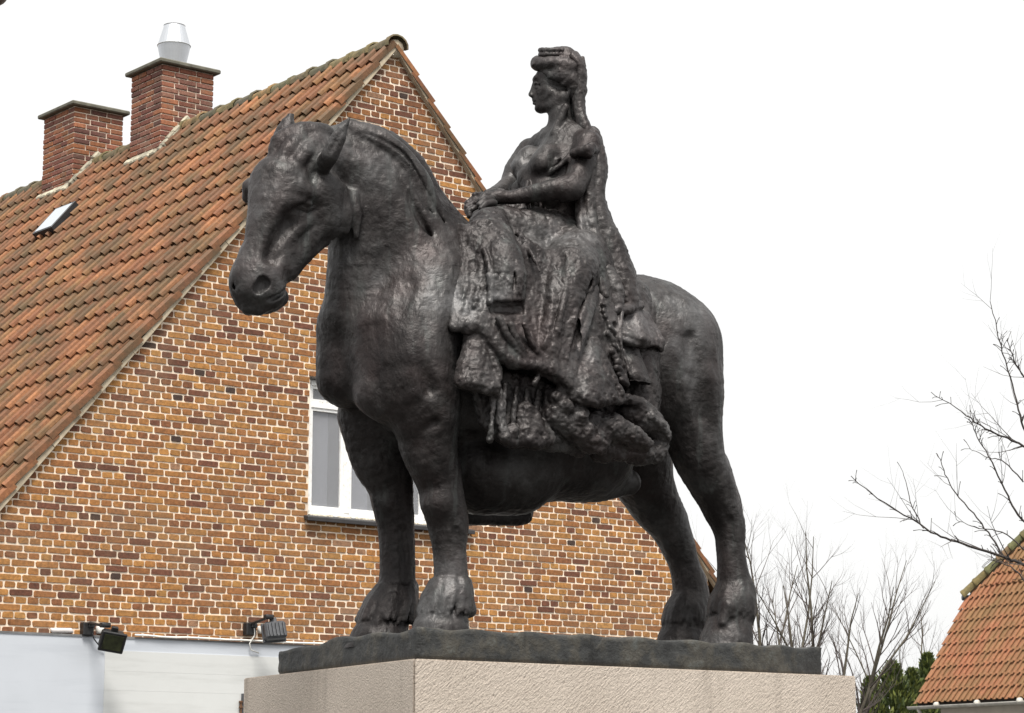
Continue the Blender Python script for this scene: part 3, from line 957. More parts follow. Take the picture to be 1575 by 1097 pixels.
# right hand edge of the skirt
gc([(932, 452, .44, 13), (938, 500, .54, 12), (950, 555, .58, 10), (962, 590, .59, 8)], .02)
gc([(922, 430, .50, 5), (926, 470, .58, 5), (924, 510, .61, 4)], .01, sub=True)
gc([(946, 500, .58, 5), (950, 530, .60, 5), (962, 575, .62, 5)], .01, sub=True)
for i in range(14):                                        # a frayed edge between the two
    t = i / 13
    gc([(926 + 28 * t + rng.uniform(-4, 4), 470 + 115 * t, .57 + .04 * t, rng.uniform(4, 6)),
        (932 + 28 * t + rng.uniform(-4, 4), 476 + 115 * t, .565 + .04 * t, rng.uniform(3, 5))], .008)
# gown and saddle cloth hanging on the far side
sheet([(712, 640, -.40), (770, 630, -.44), (834, 640, -.42)], [(710, 797, -.42), (765, 797, -.46), (808, 795, -.44)], 10, 14, .02, .03)
gc([(735, 640, -.36, 40), (770, 700, -.36, 40), (770, 745, -.38, 30)], .06)
gown = clay_mesh('gown', G, M_BRONZE_PALE, statue,
                 [(.006, .12, 31, (1, 1, .6)), (.005, .05, 32, (1, 1, .6)), (.0045, .024, 33, (1, 1, .8)), (.003, .013, 34, (1, 1, 1))],
                 lambda V: 1.0 + np.where(V[:, 1] < 0, .6, -.5) * np.clip((P(850, 560, .6)[2] - V[:, 2]) / .25, 0, 1))

# girdle with its tasselled end
lo, hi = box_of([P(860, 400, .3), P(940, 590, .85)], .08)
A = Clay(lo, hi, 0.0055)
ch(A, [(918, 425, .42, 9), (912, 450, .54, 11), (902, 490, .65, 10), (888, 530, .68, 9), (880, 556, .69, 8)], .008, fx=(0, 1, 0), fk=1.3)
ch(A, [(906, 430, .46, 6), (900, 470, .63, 6), (886, 510, .69, 5)], .008)
for i in range(7):
    y = 522 + i * 5.5
    ch(A, [(893 - i * 2.6, y, .715, 2.4), (874 - i * 1.6, y + 5, .73, 2.4)], .004)
ch(A, [(874, 550, .70, 6), (868, 580, .70, 5)], .01)
girdle = clay_mesh('girdle', A, M_BRONZE_PALE, statue, [(.003, .03, 41, (1, 1, 1)), (.0015, .012, 42, (1, 1, 1))])

# ---------------- cloak falling from the shoulders in tiers
lo, hi = box_of([P(890, 190, -.25), P(1030, 560, .65), P(1040, 620, -.3), P(900, 300, .6)], .1)
K = Clay(lo, hi, 0.0068)
def kc(pts, k=.02, **kw):
    ch(K, pts, k, **kw)
for s in (-.22, -.1, .02, .12, .2, .26):
    e = (s + .22) / .48
    kc([(906 + 6 * e, 210, s * .9, 14), (914 + 4 * e, 255, s + .03, 16), (911 + 2 * e, 300, s * 1.05 + .03, 17),
        (918 + 5 * e, 345, s * 1.1 + .04, 22), (938 + 4 * e, 395, s * 1.2 + .06, 25), (958, 440, s * 1.25 + .1, 25), (966, 464, s * 1.25 + .13, 20)], .02)
kc([(905, 240, .31, 12), (905, 300, .32, 11), (908, 350, .36, 12), (925, 400, .42, 14), (945, 450, .50, 15), (948, 474, .52, 10)], .015)
kc([(938, 478, .53, 7), (962, 476, .52, 8), (984, 470, .46, 8)], .012)
kc([(893, 300, .28, 8), (893, 340, .34, 8), (906, 385, .43, 8), (922, 430, .50, 8), (930, 455, .53, 6)], .012)
# tiers
sheet([(948, 488, .44), (975, 482, .46), (994, 488, .40)], [(952, 515, .52), (985, 524, .54), (1012, 526, .46)], 10, 9, .02, .014, K)
kc([(950, 519, .56, 4), (980, 530, .57, 5), (1010, 530, .51, 5), (1017, 538, .46, 4)], .008)
kc([(975, 545, .50, 8), (1000, 545, .46, 9)], .012, sub=True)
sheet([(950, 532, .48), (972, 536, .50)], [(966, 580, .55), (992, 586, .55)], 10, 6, .02, .014, K)
kc([(957, 540, .56, 4), (970, 580, .60, 4)], .01)
kc([(968, 588, .61, 4), (988, 592, .60, 4), (994, 600, .57, 4)], .008)
kc([(962, 598, .58, 7), (985, 600, .56, 8)], .01, sub=True)
kc([(990, 480, .28, 20), (1000, 530, .32, 15), (994, 575, .38, 14)], .03)
kc([(1000, 560, .44, 6), (996, 595, .48, 7), (1000, 630, .49, 7)], .015)
cloak = clay_mesh('cloak', K, M_BRONZE_PALE, statue,
                  [(.008, .09, 51, (1, 1, .5)), (.005, .045, 52, (1, 1, .6)), (.004, .022, 53, (1, 1, .8)), (.002, .012, 54, (1, 1, 1))])

# ---------------- bronze base the hooves stand on
def base_xy(px, py_bottom):
    return on_plane(px, py_bottom, Vector((0, 0, ZTOP)), Vector((0, 0, 1)))
def V2(t, w):
    """t along the long face, w along the front face, from the near corner of the granite, on its top"""
    return Vector((C0.x, C0.y, ZTOP)) + TD * t + BD * w
base_poly = [V2(.03, .02), V2(2.30, .02), V2(2.93, .13), V2(2.96, 1.25), V2(2.3, 1.5), V2(.5, 1.75), V2(.02, 1.9)]
def base_top(p):
    """uneven modelled ground: a little higher at the hooves, dropping to the far left end"""
    q = loc(p)
    w = (p - V2(0, 0)).dot(ND) * -1
    z = BASE_H
    z -= .018 * max(0, min(1, (w - 1.05) / .5))
    z += .006 * math.sin(q[0] * 3.1 + 1.0) * math.sin(q[1] * 5.1) + .008 * math.sin(q[0] * 17 + q[1] * 9)
    return z
def build_base():
    bm = bmesh.new()
    ring = []
    N = 26
    for i in range(len(base_poly)):
        a, b = base_poly[i], base_poly[(i + 1) % len(base_poly)]
        m = max(2, int((b - a).length / .045))
        for j in range(m):
            ring.append(a.lerp(b, j / m))
    cen = sum(ring, Vector()) / len(ring)
    n = len(ring)
    rows = []
    def row(shrink, zf, jit=0.0, seed=0):
        r = []
        rg = random.Random(seed)
        for p in ring:
            d = (cen - p).normalized()
            q = p + d * (shrink + rg.uniform(-jit, jit))
            top = base_top(q)
            q.z = ZTOP + top * zf if zf < 1.5 else ZTOP + top
            r.append(bm.verts.new(loc(q)))
        rows.append(r)
    row(0.012, 0.0, 0, 1)
    for k in range(1, 7):
        row(0.004, k / 7.2, .003, k)
    row(0.004, .96, .004, 9); row(0.010, .992, .003, 10); row(0.022, 1.0, .003, 11)
    for f in (.18, .36, .54, .72, .9):
        r = []
        for p in ring:
            q = p.lerp(cen, f); q.z = ZTOP + base_top(q)
            r.append(bm.verts.new(loc(q)))
        rows.append(r)
    for a, b in zip(rows[:-1], rows[1:]):
        for i in range(n):
            bm.faces.new((a[i], a[(i + 1) % n], b[(i + 1) % n], b[i]))
    bm.faces.new(rows[-1]); bm.faces.new(rows[0][::-1])
    bmesh.ops.recalc_face_normals(bm, faces=bm.faces)
    me = bpy.data.meshes.new('base')
    bm.to_mesh(me); bm.free()
    me.polygons.foreach_set('use_smooth', [True] * len(me.polygons))
    return me
def base_mat():
    m, nt, b = new_mat('bronze_base')
    pos = obj_coord(nt)
    n1 = noise(nt, 5.0, 7, 0.68, pos); n2 = noise(nt, 22, 5, 0.6, pos)
    c = ramp(nt, n1.outputs['Fac'], [(.32, (.013, .013, .013)), (.46, (.032, .033, .032)), (.57, (.058, .053, .043)), (.68, (.088, .094, .088))])
    mp = nt.nodes.new('ShaderNodeMapping'); mp.inputs['Scale'].default_value = (9, 9, 1.2)
    nt.links.new(pos, mp.inputs['Vector'])
    dr = noise(nt, 1.0, 4, .6, mp.outputs[0])                                     # dark runs down the side
    dm = ramp(nt, dr.outputs['Fac'], [(.30, (.3, .3, .3)), (.40, (1, 1, 1))])
    c2 = mixc(nt, .7, c.outputs[0], dm.outputs[0], 'MULTIPLY')
    f = ramp(nt, n2.outputs['Fac'], [(.3, (.7,) * 3), (.7, (1.25,) * 3)])
    c2 = mixc(nt, .7, c2, f.outputs[0], 'MULTIPLY')
    nt.links.new(c2, b.inputs['Base Color'])
    b.inputs['Roughness'].default_value = .6; b.inputs['Metallic'].default_value = .15
    bump(nt, b, n1.outputs['Fac'], .8, .03)
    return m
bo = bpy.data.objects.new('base', build_base()); bo.data.materials.append(base_mat()); link(bo, statue)

# ------------------------------------------------------------------ granite pedestal
def granite_mat():
    m, nt, b = new_mat('granite')
    pos = geo_pos(nt)
    n0 = noise(nt, 1.3, 4, .6, pos)
    n1 = noise(nt, 90, 5, .7, pos)
    mp = nt.nodes.new('ShaderNodeMapping')
    mp.vector_type = 'TEXTURE'
    mp.inputs['Rotation'].default_value = (0, math.radians(-42), math.radians(37)); mp.inputs['Scale'].default_value = (1 / 34, 1 / 120, 1 / 120)
    nt.links.new(pos, mp.inputs['Vector'])
    pk = noise(nt, 1.0, 3, .6, mp.outputs[0])                                     # slanting tooling marks
    c = ramp(nt, n0.outputs['Fac'], [(.3, (.45, .39, .33)), (.7, (.53, .465, .40))])
    g = ramp(nt, n1.outputs['Fac'], [(.30, (.66, .62, .6)), (.5, (1, 1, 1)), (.72, (1.18, 1.15, 1.12))])
    c2 = mixc(nt, .8, c.outputs[0], g.outputs[0], 'MULTIPLY')
    d = ramp(nt, pk.outputs['Fac'], [(.25, (.42, .38, .36)), (.36, (1, 1, 1))])
    c2 = mixc(nt, .8, c2, d.outputs[0], 'MULTIPLY')
    # run-off stains that start under the bronze and fade down the stone
    sx = nt.nodes.new('ShaderNodeMapping'); sx.inputs['Scale'].default_value = (5, 5, .35)
    nt.links.new(pos, sx.inputs['Vector'])
    ns = noise(nt, 1.0, 4, .6, sx.outputs[0])
    sep = nt.nodes.new('ShaderNodeSeparateXYZ'); nt.links.new(pos, sep.inputs[0])
    fall = nd(nt, 'ShaderNodeMapRange'); nt.links.new(sep.outputs['Z'], fall.inputs['Value'])
    fall.inputs['From Min'].default_value = ZTOP - .5; fall.inputs['From Max'].default_value = ZTOP
    sr = ramp(nt, ns.outputs['Fac'], [(.58, (0, 0, 0)), (.72, (.5,) * 3)])
    sm = nd(nt, 'ShaderNodeMath', operation='MULTIPLY'); nt.links.new(sr.outputs[0], sm.inputs[0]); nt.links.new(fall.outputs[0], sm.inputs[1])
    c2 = mixc(nt, sm.outputs[0], c2, (.20, .165, .135))
    nt.links.new(c2, b.inputs['Base Color'])
    b.inputs['Roughness'].default_value = .8
    s = nd(nt, 'ShaderNodeMath', operation='MULTIPLY_ADD')
    nt.links.new(pk.outputs['Fac'], s.inputs[0]); s.inputs[1].default_value = 1.6
    nt.links.new(n1.outputs['Fac'], s.inputs[2])
    bump(nt, b, s.outputs[0], .8, .007)
    return m
M_GRANITE = granite_mat()
ped = empty('granite_pedestal', (C0.x, C0.y, 0), 0, 'rough pinkish grey granite pedestal carrying the bronze statue', 'pedestal')
ped_poly = [V2(0, 0), V2(3.1, 0), V2(3.1, 0) - ND * 2.1, V2(0, 2.4)]
def prism(name, poly, z0, z1, bev, mat, parent, off):
    bm = bmesh.new()
    lo_ = [bm.verts.new((p.x - off.x, p.y - off.y, z0)) for p in poly]
    hi_ = [bm.verts.new((p.x - off.x, p.y - off.y, z1)) for p in poly]
    n = len(poly)
    for i in range(n):
        bm.faces.new((lo_[i], lo_[(i + 1) % n], hi_[(i + 1) % n], hi_[i]))
    bm.faces.new(hi_); bm.faces.new(lo_[::-1])
    bmesh.ops.recalc_face_normals(bm, faces=bm.faces)
    if bev:
        bmesh.ops.bevel(bm, geom=list(bm.edges), offset=bev, segments=2, affect='EDGES')
    me = bpy.data.meshes.new(name); bm.to_mesh(me); bm.free()
    me.materials.append(mat)
    o = bpy.data.objects.new(name, me); link(o, parent)
    return o
off = Vector((C0.x, C0.y, 0))
def inset(poly, d):
    c = sum(poly, Vector()) / len(poly)
    return [p + (c - p).normalized() * d for p in poly]
prism('core', inset(ped_poly, .03), 0.02, ZTOP - .012, 0, M_GRANITE, ped, off)
# facing blocks: the front block and the long side block meet in a fine joint at the near corner
def slab(a, b, thick, z0, z1):
    d = (b - a).normalized(); n_ = Vector((d.y, -d.x, 0))
    c = sum(ped_poly, Vector()) / 4
    if (c - a).dot(n_) < 0: n_ = -n_
    return [a, b, b + n_ * thick, a + n_ * thick]
j = .004
zs = [0.25, 1.28, ZTOP]
inner = ped_poly[0] + TD * .30 + BD * .30
for k in range(2):
    for d, e, o_ in ((TD, ped_poly[1], BD), (BD, ped_poly[3], TD)):     # mitred at the near corner
        a = ped_poly[0]
        pl = [a + d * .003, e - d * .004, e - d * .004 + o_ * .30, inner + d * .003]
        prism('stone_block', pl, zs[k] + j, zs[k + 1] - (j if k == 0 else 0), .006, M_GRANITE, ped, off)
prism('plinth', [p + (p - sum(ped_poly, Vector()) / 4).normalized() * .18 for p in ped_poly], 0.0, 0.25, .012, M_GRANITE, ped, off)

# ------------------------------------------------------------------ brick house: local x along the gable, y into the house, z up
HAZ = math.radians(50.97)
HG = Vector((math.sin(HAZ), math.cos(HAZ), 0)); HGN = Vector((math.cos(HAZ), -math.sin(HAZ), 0))
W0 = at_depth(130, 922, 21.8)
house = empty('brick_house', (W0.x, W0.y, 0), math.atan2(HG.y, HG.x),
              'old brick house with a steep gable, orange tiled roof and two chimneys behind the statue', 'house')
HM = Matrix.Translation((W0.x, W0.y, 0)) @ Matrix.Rotation(math.atan2(HG.y, HG.x), 4, 'Z')
HMI = HM.inverted()
def hp(px, py, y=0.0):
    """house-local point on the plane y = const seen at a pixel"""
    return HMI @ on_plane(px, py, HM @ Vector((0, y, 0)), HGN)
SX, ZR = 3.424, 9.225                                     # ridge position, height of the roof plane at the ridge
PIT = math.radians(50.0)
TAN, CO, SI = math.tan(PIT), math.cos(PIT), math.sin(PIT)
HALF = 4.62                                              # horizontal half width of the roof
ZE = ZR - HALF * TAN
XL, XR = SX - 4.42, SX + 4.42                            # outer faces of the long walls
ZW = 2.97                                                # top of the white ground floor
HLEN = 13.0

def tint_mat(name, rough, nscale, stain, bmp, nmul=(.72, 1.2), extra=None):
    """colour from the per-piece attribute, with grain and stains"""
    m, nt, b = new_mat(name)
    a = nt.nodes.new('ShaderNodeAttribute'); a.attribute_name = 'tint'
    pos = geo_pos(nt)
    n1 = noise(nt, nscale, 6, .65, pos); n2 = noise(nt, stain, 5, .6, pos)
    r1 = ramp(nt, n1.outputs['Fac'], [(.3, (nmul[0],) * 3), (.7, (nmul[1],) * 3)])
    c = mixc(nt, 1.0, a.outputs['Color'], r1.outputs[0], 'MULTIPLY')
    if extra:
        lo, hi, col, amt = extra
        r2 = ramp(nt, n2.outputs['Fac'], [(lo, (0, 0, 0)), (hi, (amt,) * 3)])
        c = mixc(nt, r2.outputs[0], c, col)
    nt.links.new(c, b.inputs['Base Color'])
    b.inputs['Roughness'].default_value = rough
    bump(nt, b, n1.outputs['Fac'], bmp, .008)
    return m
M_BRICK = tint_mat('brick', .85, 30, 1.4, .6, (.60, 1.26), (.50, .72, (.20, .125, .075), .5))
M_MORTAR = simple_mat('lime_mortar', (.78, .655, .52), .9, 0, .22, 3.5, .4)
M_TILE = tint_mat('clay_tile', .75, 30, 2.2, .35, (.62, 1.2), (.42, .62, (.060, .044, .019), .75))
M_RIDGE = tint_mat('ridge_tile', .9, 20, 7, .6, (.6, 1.25), (.42, .66, (.070, .068, .030), .75))
M_ROOFMORTAR = simple_mat('verge_mortar', (.44, .37, .27), .95, 0, .25, 9, .5)
M_DARK = simple_mat('dark_timber', (.035, .028, .024), .8)

def clip(poly, p, n):
    """convex polygon (2D) kept where (x-p).n <= 0"""
    out = []
    for i in range(len(poly)):
        a, b = poly[i], poly[(i + 1) % len(poly)]
        da = (a[0] - p[0]) * n[0] + (a[1] - p[1]) * n[1]; db = (b[0] - p[0]) * n[0] + (b[1] - p[1]) * n[1]
        if da <= 0: out.append(a)
        if (da < 0) != (db < 0) and abs(da - db) > 1e-9:
            t = da / (da - db); out.append((a[0] + (b[0] - a[0]) * t, a[1] + (b[1] - a[1]) * t))
    return out
def area(p):
    return abs(sum(p[i][0] * p[(i + 1) % len(p)][1] - p[(i + 1) % len(p)][0] * p[i][1] for i in range(len(p)))) / 2

# window opening in the gable
wl, wr = hp(475, 700).x, 4.42
wb, wt = 4.24, 5.62
ROOFDROP = .024                                           # brickwork stops this far (vertically) under the roof plane
def gable_clip(poly, drop):
    z0 = ZR - drop
    poly = clip(poly, (SX, z0), (-SI, CO)) if poly else poly
    return clip(poly, (SX, z0), (SI, CO)) if poly else poly

def prism2(mb, poly, y0, y1, inset=0.0, tint=None, mi=0):
    """polygon in x,z extruded from y0 (front) to y1 (back); the front ring pulled in"""
    n = len(poly)
    if inset:
        cx = sum(p[0] for p in poly) / n; cz = sum(p[1] for p in poly) / n
        fr = []
        for x, z in poly:
            dx, dz = cx - x, cz - z
            fr.append((x + max(-inset, min(inset, dx)), z + max(-inset, min(inset, dz))))
    else:
        fr = poly
    ar = sum(poly[i][0] * poly[(i + 1) % n][1] - poly[(i + 1) % n][0] * poly[i][1] for i in range(n))
    if ar < 0:
        poly = poly[::-1]; fr = fr[::-1]
    vs = [(x, y0, z) for x, z in fr] + [(x, y1, z) for x, z in poly]
    fs = [tuple(range(n))]
    for i in range(n):
        k = (i + 1) % n
        fs.append((i, n + i, n + k, k))
    mb.add(vs, fs, mi, tint)

# ---- gable wall body (mortar face) with the window opening left out
wall = MB()
full = [(XL, ZW), (XR, ZW), (XR, ZE + .2), (XR, 12), (XL, 12)]
full = gable_clip([(XL, ZW), (XR, ZW), (XR, 12), (XL, 12)], .012)
for pc in (clip(full, (wl, 0), (1, 0)), clip(full, (wr, 0), (-1, 0)),
           clip(clip(clip(full, (wl, 0), (-1, 0)), (wr, 0), (1, 0)), (0, wb), (0, 1)),
           clip(clip(clip(full, (wl, 0), (-1, 0)), (wr, 0), (1, 0)), (0, wt), (0, -1))):
    prism2(wall, pc, 0.0, .36)
for side, x in ((-1, XL), (1, XR)):                       # corbelled brick feet under the eaves
    for k in range(3):
        wall.box((x + side * (.03 + .05 * k), .18, ZE - .14 + k * .067), (.03 + .05 * k, 0, 0), (0, .18, 0), (0, 0, .030))
gable = wall.build('gable_wall', M_MORTAR, house)

# ---- bricks
BR = random.Random(11)
PAL = [((.36, .168, .046), 3.9), ((.31, .136, .039), 4.6), ((.255, .105, .034), 4.3), ((.195, .076, .030), 2.6), ((.135, .050, .026), 1.2),
       ((.05, .028, .02), .16), ((.38, .19, .055), .9), ((.27, .145, .08), .5)]
def brick_tint(zf=0.0):
    """zf 0 low on the wall .. 1 at the top, where the burnt red bricks were used"""
    ws = [w * ((1 - .8 * zf) if i in (0, 1, 6) else (1 + 1.2 * zf) if i in (3, 4) else 1) for i, (c, w) in enumerate(PAL)]
    c = BR.choices(PAL, ws)[0][0]
    f = BR.uniform(.86, 1.16)
    return tuple(v * f for v in c)
def oct_poly(x0, x1, z0, z1, r=.008):
    j = lambda: BR.uniform(-.003, .003)
    c = lambda: BR.uniform(.5, 1.6) * r
    a, b, d, e = c(), c(), c(), c()
    return [(x0 + a, z0 + j()), (x1 - b, z0 + j()), (x1 + j(), z0 + b), (x1 + j(), z1 - d), (x1 - d, z1 + j()), (x0 + e, z1 + j()),
            (x0 + j(), z1 - e), (x0 + j(), z0 + a)]
CH = .0667
whole, cutb = [], []
rows = int((ZR - ZW) / CH) + 1
for r in range(rows):
    z0 = ZW + r * CH + .006; z1 = z0 + CH - .0103
    mod = .12 if r % 2 == 0 else .24
    offx = (.06 if r % 2 == 0 else (.0 if r % 4 == 1 else .12)) + BR.uniform(-.006, .006)
    x = XL - mod + offx
    while x < XR:
        w = mod - .0112
        x0, x1 = max(x, XL - .008), min(x + w, XR + .008)
        x += mod + BR.uniform(-.0015, .0015)
        if x1 - x0 < .03: continue
        jz = BR.uniform(-.0022, .0022)
        base = oct_poly(x0, x1, z0 + jz, z1 + jz)
        zf = max(0, min(1, (z0 - 5.2) / 3.2))
        pieces = []
        if z1 < wb or z0 > wt or x1 < wl or x0 > wr:
            pieces = [base]
        else:
            pieces = [clip(base, (wl - .006, 0), (1, 0)), clip(base, (wr + .006, 0), (-1, 0))]
            if z0 < wb < z1: pieces.append(clip(clip(clip(base, (wl, 0), (-1, 0)), (wr, 0), (1, 0)), (0, wb - .02), (0, 1)))
            if z0 < wt < z1: pieces.append(clip(clip(clip(base, (wl, 0), (-1, 0)), (wr, 0), (1, 0)), (0, wt + .01), (0, -1)))
        for p in pieces:
            q = gable_clip(p, ROOFDROP) if p else p
            if len(q) < 3 or area(q) < .0012: continue
            isfull = q == base and abs((x1 - x0) - w) < .002
            (whole if isfull else cutb).append((x0, x1, z0 + jz, z1 + jz, q, zf, mod))
def on_screen(p, m=4):
    x, y = proj(HM @ Vector(p))
    return -m < x < IW + m and -m < y < IH + m
def shown(b):
    x, y = proj(HM @ Vector(((b[0] + b[1]) / 2, 0, (b[2] + b[3]) / 2)))
    return 3 < x < IW and 3 < y < 970 and not (x > 420 and y > 950)
front = sorted([b for b in whole if shown(b)], key=lambda b: (b[0] + b[1]) * .5 + (0 if b[6] > .2 else 3.2))[:300]
fid = {id(b) for b in front}
variants = {}
def brick_mesh(long_, zf, k):
    key = (long_, zf > .5, k)
    if key not in variants:
        w = (.24 if long_ else .12) - .0112
        mb = MB()
        prism2(mb, oct_poly(-w / 2, w / 2, -.0282, .0282), -BR.uniform(.005, .010), .004, .004, brick_tint(zf))
        variants[key] = mb.mesh('brick', M_BRICK)
    return variants[key]
for b in front:
    o = bpy.data.objects.new('brick', brick_mesh(b[6] > .2, b[5], BR.randrange(26)))
    o.location = ((b[0] + b[1]) / 2, 0, (b[2] + b[3]) / 2)
    o.rotation_euler = (0, BR.uniform(-.008, .008), 0)
    link(o, gable)
rest = MB()
for b in whole + cutb:
    if id(b) not in fid:
        prism2(rest, b[4], -BR.uniform(.004, .010), .004, .004, brick_tint(b[5]))
for side, x in ((-1, XL), (1, XR)):                       # facing bricks of the corbels
    for k in range(3):
        for i in range(1):
            L = .06 + .10 * k
            prism2(rest, oct_poly(min(x, x + side * L), max(x, x + side * L), ZE - .168 + k * .067, ZE - .112 + k * .067), -.008, .004, .004, brick_tint(.7))
rest.build('brickwork', M_BRICK, gable, kind='stuff')

# ---- white painted ground floor, a darker lip along its top
def paint_mat(name, col, dirt):
    m, nt, b = new_mat(name)
    pos = geo_pos(nt)
    n = noise(nt, 1.6, 6, .6, pos)
    mp = nt.nodes.new('ShaderNodeMapping'); mp.inputs['Scale'].default_value = (.8, .8, 9)
    nt.links.new(pos, mp.inputs['Vector'])
    n2 = noise(nt, 1.0, 4, .6, mp.outputs[0])
    r = ramp(nt, n.outputs['Fac'], [(.35, tuple(c * .95 for c in col)), (.65, col)])
    d = ramp(nt, n2.outputs['Fac'], [(.30, dirt), (.50, (1, 1, 1))])
    nt.links.new(mixc(nt, .6, r.outputs[0], d.outputs[0], 'MULTIPLY'), b.inputs['Base Color'])
    b.inputs['Roughness'].default_value = .7
    bump(nt, b, n.outputs['Fac'], .15, .01)
    return m
pw = MB()
prism2(pw, [(XL - .02, 0), (XR + .02, 0), (XR + .02, ZW), (XL - .02, ZW)], -.045, .36)
pw.box(((XL + XR) / 2, .15, ZW - .001), (4.43, 0, 0), (0, .20, 0), (0, 0, .004))
plaster = pw.build('plaster_wall', paint_mat('blue_white_paint', (.53, .56, .605), (.82, .83, .84)), house)
lip = MB()
lip.box(((XL + XR) / 2, -.026, ZW + .008), (4.45, 0, 0), (0, .026, 0), (0, 0, .009))
lip.build('ledge', simple_mat('ledge_metal', (.16, .16, .16), .7, 0, .4, 6), house)
x_p = hp(161, 1030, -.05).x; z_p = hp(300, 1006, -.05).z
pn = MB()
M_PANEL = paint_mat('cream_white_paint', (.60, .61, .60), (.80, .80, .79))
zz = z_p
for h in (.185, .175, .9, 1.2):
    prism2(pn, [(x_p, zz - h + .0008), (XR - .3, zz - h + .0008), (XR - .3, zz), (x_p, zz)], -.051, -.044)
    zz -= h
pn.build('painted_panel', M_PANEL, house)

# ---- side and back walls
sw = MB()
for x in (XL + .15, XR - .15):
    sw.box((x, HLEN / 2 + .18, (ZE + .1) / 2), (.15, 0, 0), (0, HLEN / 2 - .18, 0), (0, 0, (ZE + .1) / 2))
pc = gable_clip([(XL, 0), (XR, 0), (XR, 12), (XL, 12)], .09)
prism2(sw, pc, HLEN - .3, HLEN)
sw.build('side_wall', simple_mat('side_brick', (.24, .10, .05), .9, 0, .3, 14, .4), house)

# ---- roof underlay
rf = MB()
for s in (-1, 1):
    d = Vector((s * CO, 0, -SI)); nrm = Vector((s * SI, 0, CO))
    L = HALF / CO
    cen = Vector((SX, HLEN / 2, ZR)) + d * (L / 2) - nrm * .045
    rf.box(cen, d * (L / 2 - .01), (0, HLEN / 2 - .10, 0), nrm * .03)
roof = rf.build('roof', M_DARK, house)

# ---- pantiles
TW, TE = .205, .325
TR = random.Random(4)
TPAL = [((.29, .115, .042), 4), ((.24, .09, .034), 4), ((.21, .085, .036), 3), ((.38, .16, .06), 1.6), ((.25, .13, .045), 1.8), ((.15, .07, .032), 1.0)]
def tile_tint():
    c = TR.choices([p for p, _ in TPAL], [w for _, w in TPAL])[0]; f = TR.uniform(.9, 1.1); a = (.155, .060, .023)
    return tuple((v * .55 + u * .45) * f for v, u in zip(c, a))
PROF = [(0, .058), (.008, .084), (.028, .100), (.048, .088), (.063, .045), (.082, .010), (.120, .0), (.200, -.004), (.234, -.002)]
PROF_VERGE = [(0, .030), (.002, .076)] + PROF[2:]
PROF_EDGE = [(0, -.004), (.002, .034), (.028, .044), (.052, .036), (.076, .018), (.100, .008), (.140, .0), (.200, .0), (.234, .002)]
PROF_LOW = [(0, .030), (.006, .046), (.028, .060), (.052, .052), (.076, .026), (.100, .008), (.140, .0), (.200, .0), (.234, .002)]
def tile_geo(mb, M, tint, flip=1, prof=None):
    prof = prof or PROF
    n = len(prof); th = .012; L = TE + .07
    vs = []
    for y, lift in ((-.07, 0.0), (TE, .040)):
        for x, z in prof: vs.append(Vector((x, y, z + lift)))
        for x, z in prof: vs.append(Vector((x, y, z + lift - th)))
    fs = []
    for i in range(n - 1):
        fs.append((i, 2 * n + i, 2 * n + i + 1, i + 1))                            # top
        fs.append((n + i, n + i + 1, 3 * n + i + 1, 3 * n + i))
        fs.append((2 * n + i, 3 * n + i, 3 * n + i + 1, 2 * n + i + 1))            # lower end
    fs.append((0, n, 3 * n, 2 * n)); fs.append((n - 1, 2 * n + n - 1, 3 * n + n - 1, 2 * n - 1))
    if flip < 0: fs = [f[::-1] for f in fs]
    fs = [f[::-1] for f in fs]
    mb.add([M @ v for v in vs] if M else vs, fs, 0, tint)
tvar = []
for k in range(24):
    mb = MB(); tile_geo(mb, None, tile_tint()); tvar.append(mb.mesh('roof_tile', M_TILE))
tverge = []
for k in range(8):
    mb = MB(); tile_geo(mb, None, tile_tint(), 1, PROF_VERGE); tverge.append(mb.mesh('roof_tile', M_TILE))
def slope_matrix(s):
    X = Vector((0, 1, 0)); Y = Vector((s * CO, 0, -SI)); Z = Vector((s * SI, 0, CO))
    return Matrix(((X.x, Y.x, Z.x, SX), (X.y, Y.y, Z.y, -.07), (X.z, Y.z, Z.z, ZR), (0, 0, 0, 1)))
NC, NR = int(HLEN / TW), int(HALF / CO / TE + .5)
sky_c, sky_r = None, None
tiles = []
for c in range(NC):
    for r in range(NR):
        M = slope_matrix(-1) @ Matrix.Translation((c * TW + TR.uniform(-.004, .004), .05 + r * TE + TR.uniform(-.006, .006), TR.uniform(-.003, .004))) @ Matrix.Rotation(TR.uniform(-.012, .012), 4, 'Z')
        tiles.append((M, c, r))
def tile_seen(t):
    p = t[0] @ Vector((.1, .16, .03)); x, y = proj(HM @ p)
    hid = 375 < x < 560 and 185 < y < 400
    return 0 < x < IW and 0 < y < IH and not hid
vis = sorted([t for t in tiles if tile_seen(t)], key=lambda t: (HM @ t[0].translation - CAM).length)[:300]
vid = {id(t) for t in vis}
for t in vis:
    o = bpy.data.objects.new('roof_tile', TR.choice(tverge if t[1] == 0 else tvar)); o.matrix_basis = t[0]; link(o, roof)
mb = MB()
for t in tiles:
    if id(t) not in vid: tile_geo(mb, t[0], tile_tint(), 1, PROF_VERGE if t[1] == 0 else None)
mb.build('tile_rows', M_TILE, roof, kind='stuff')
mb = MB()
for c in range(NC):                                       # the far slope
    for r in range(NR):
        M = slope_matrix(1) @ Matrix.Translation((c * TW, .05 + r * TE, TR.uniform(-.003, .004)))
        tile_geo(mb, M, tile_tint(), -1, PROF_EDGE if c == 0 else None)
mb.build('far_tile_rows', M_TILE, roof, kind='stuff')

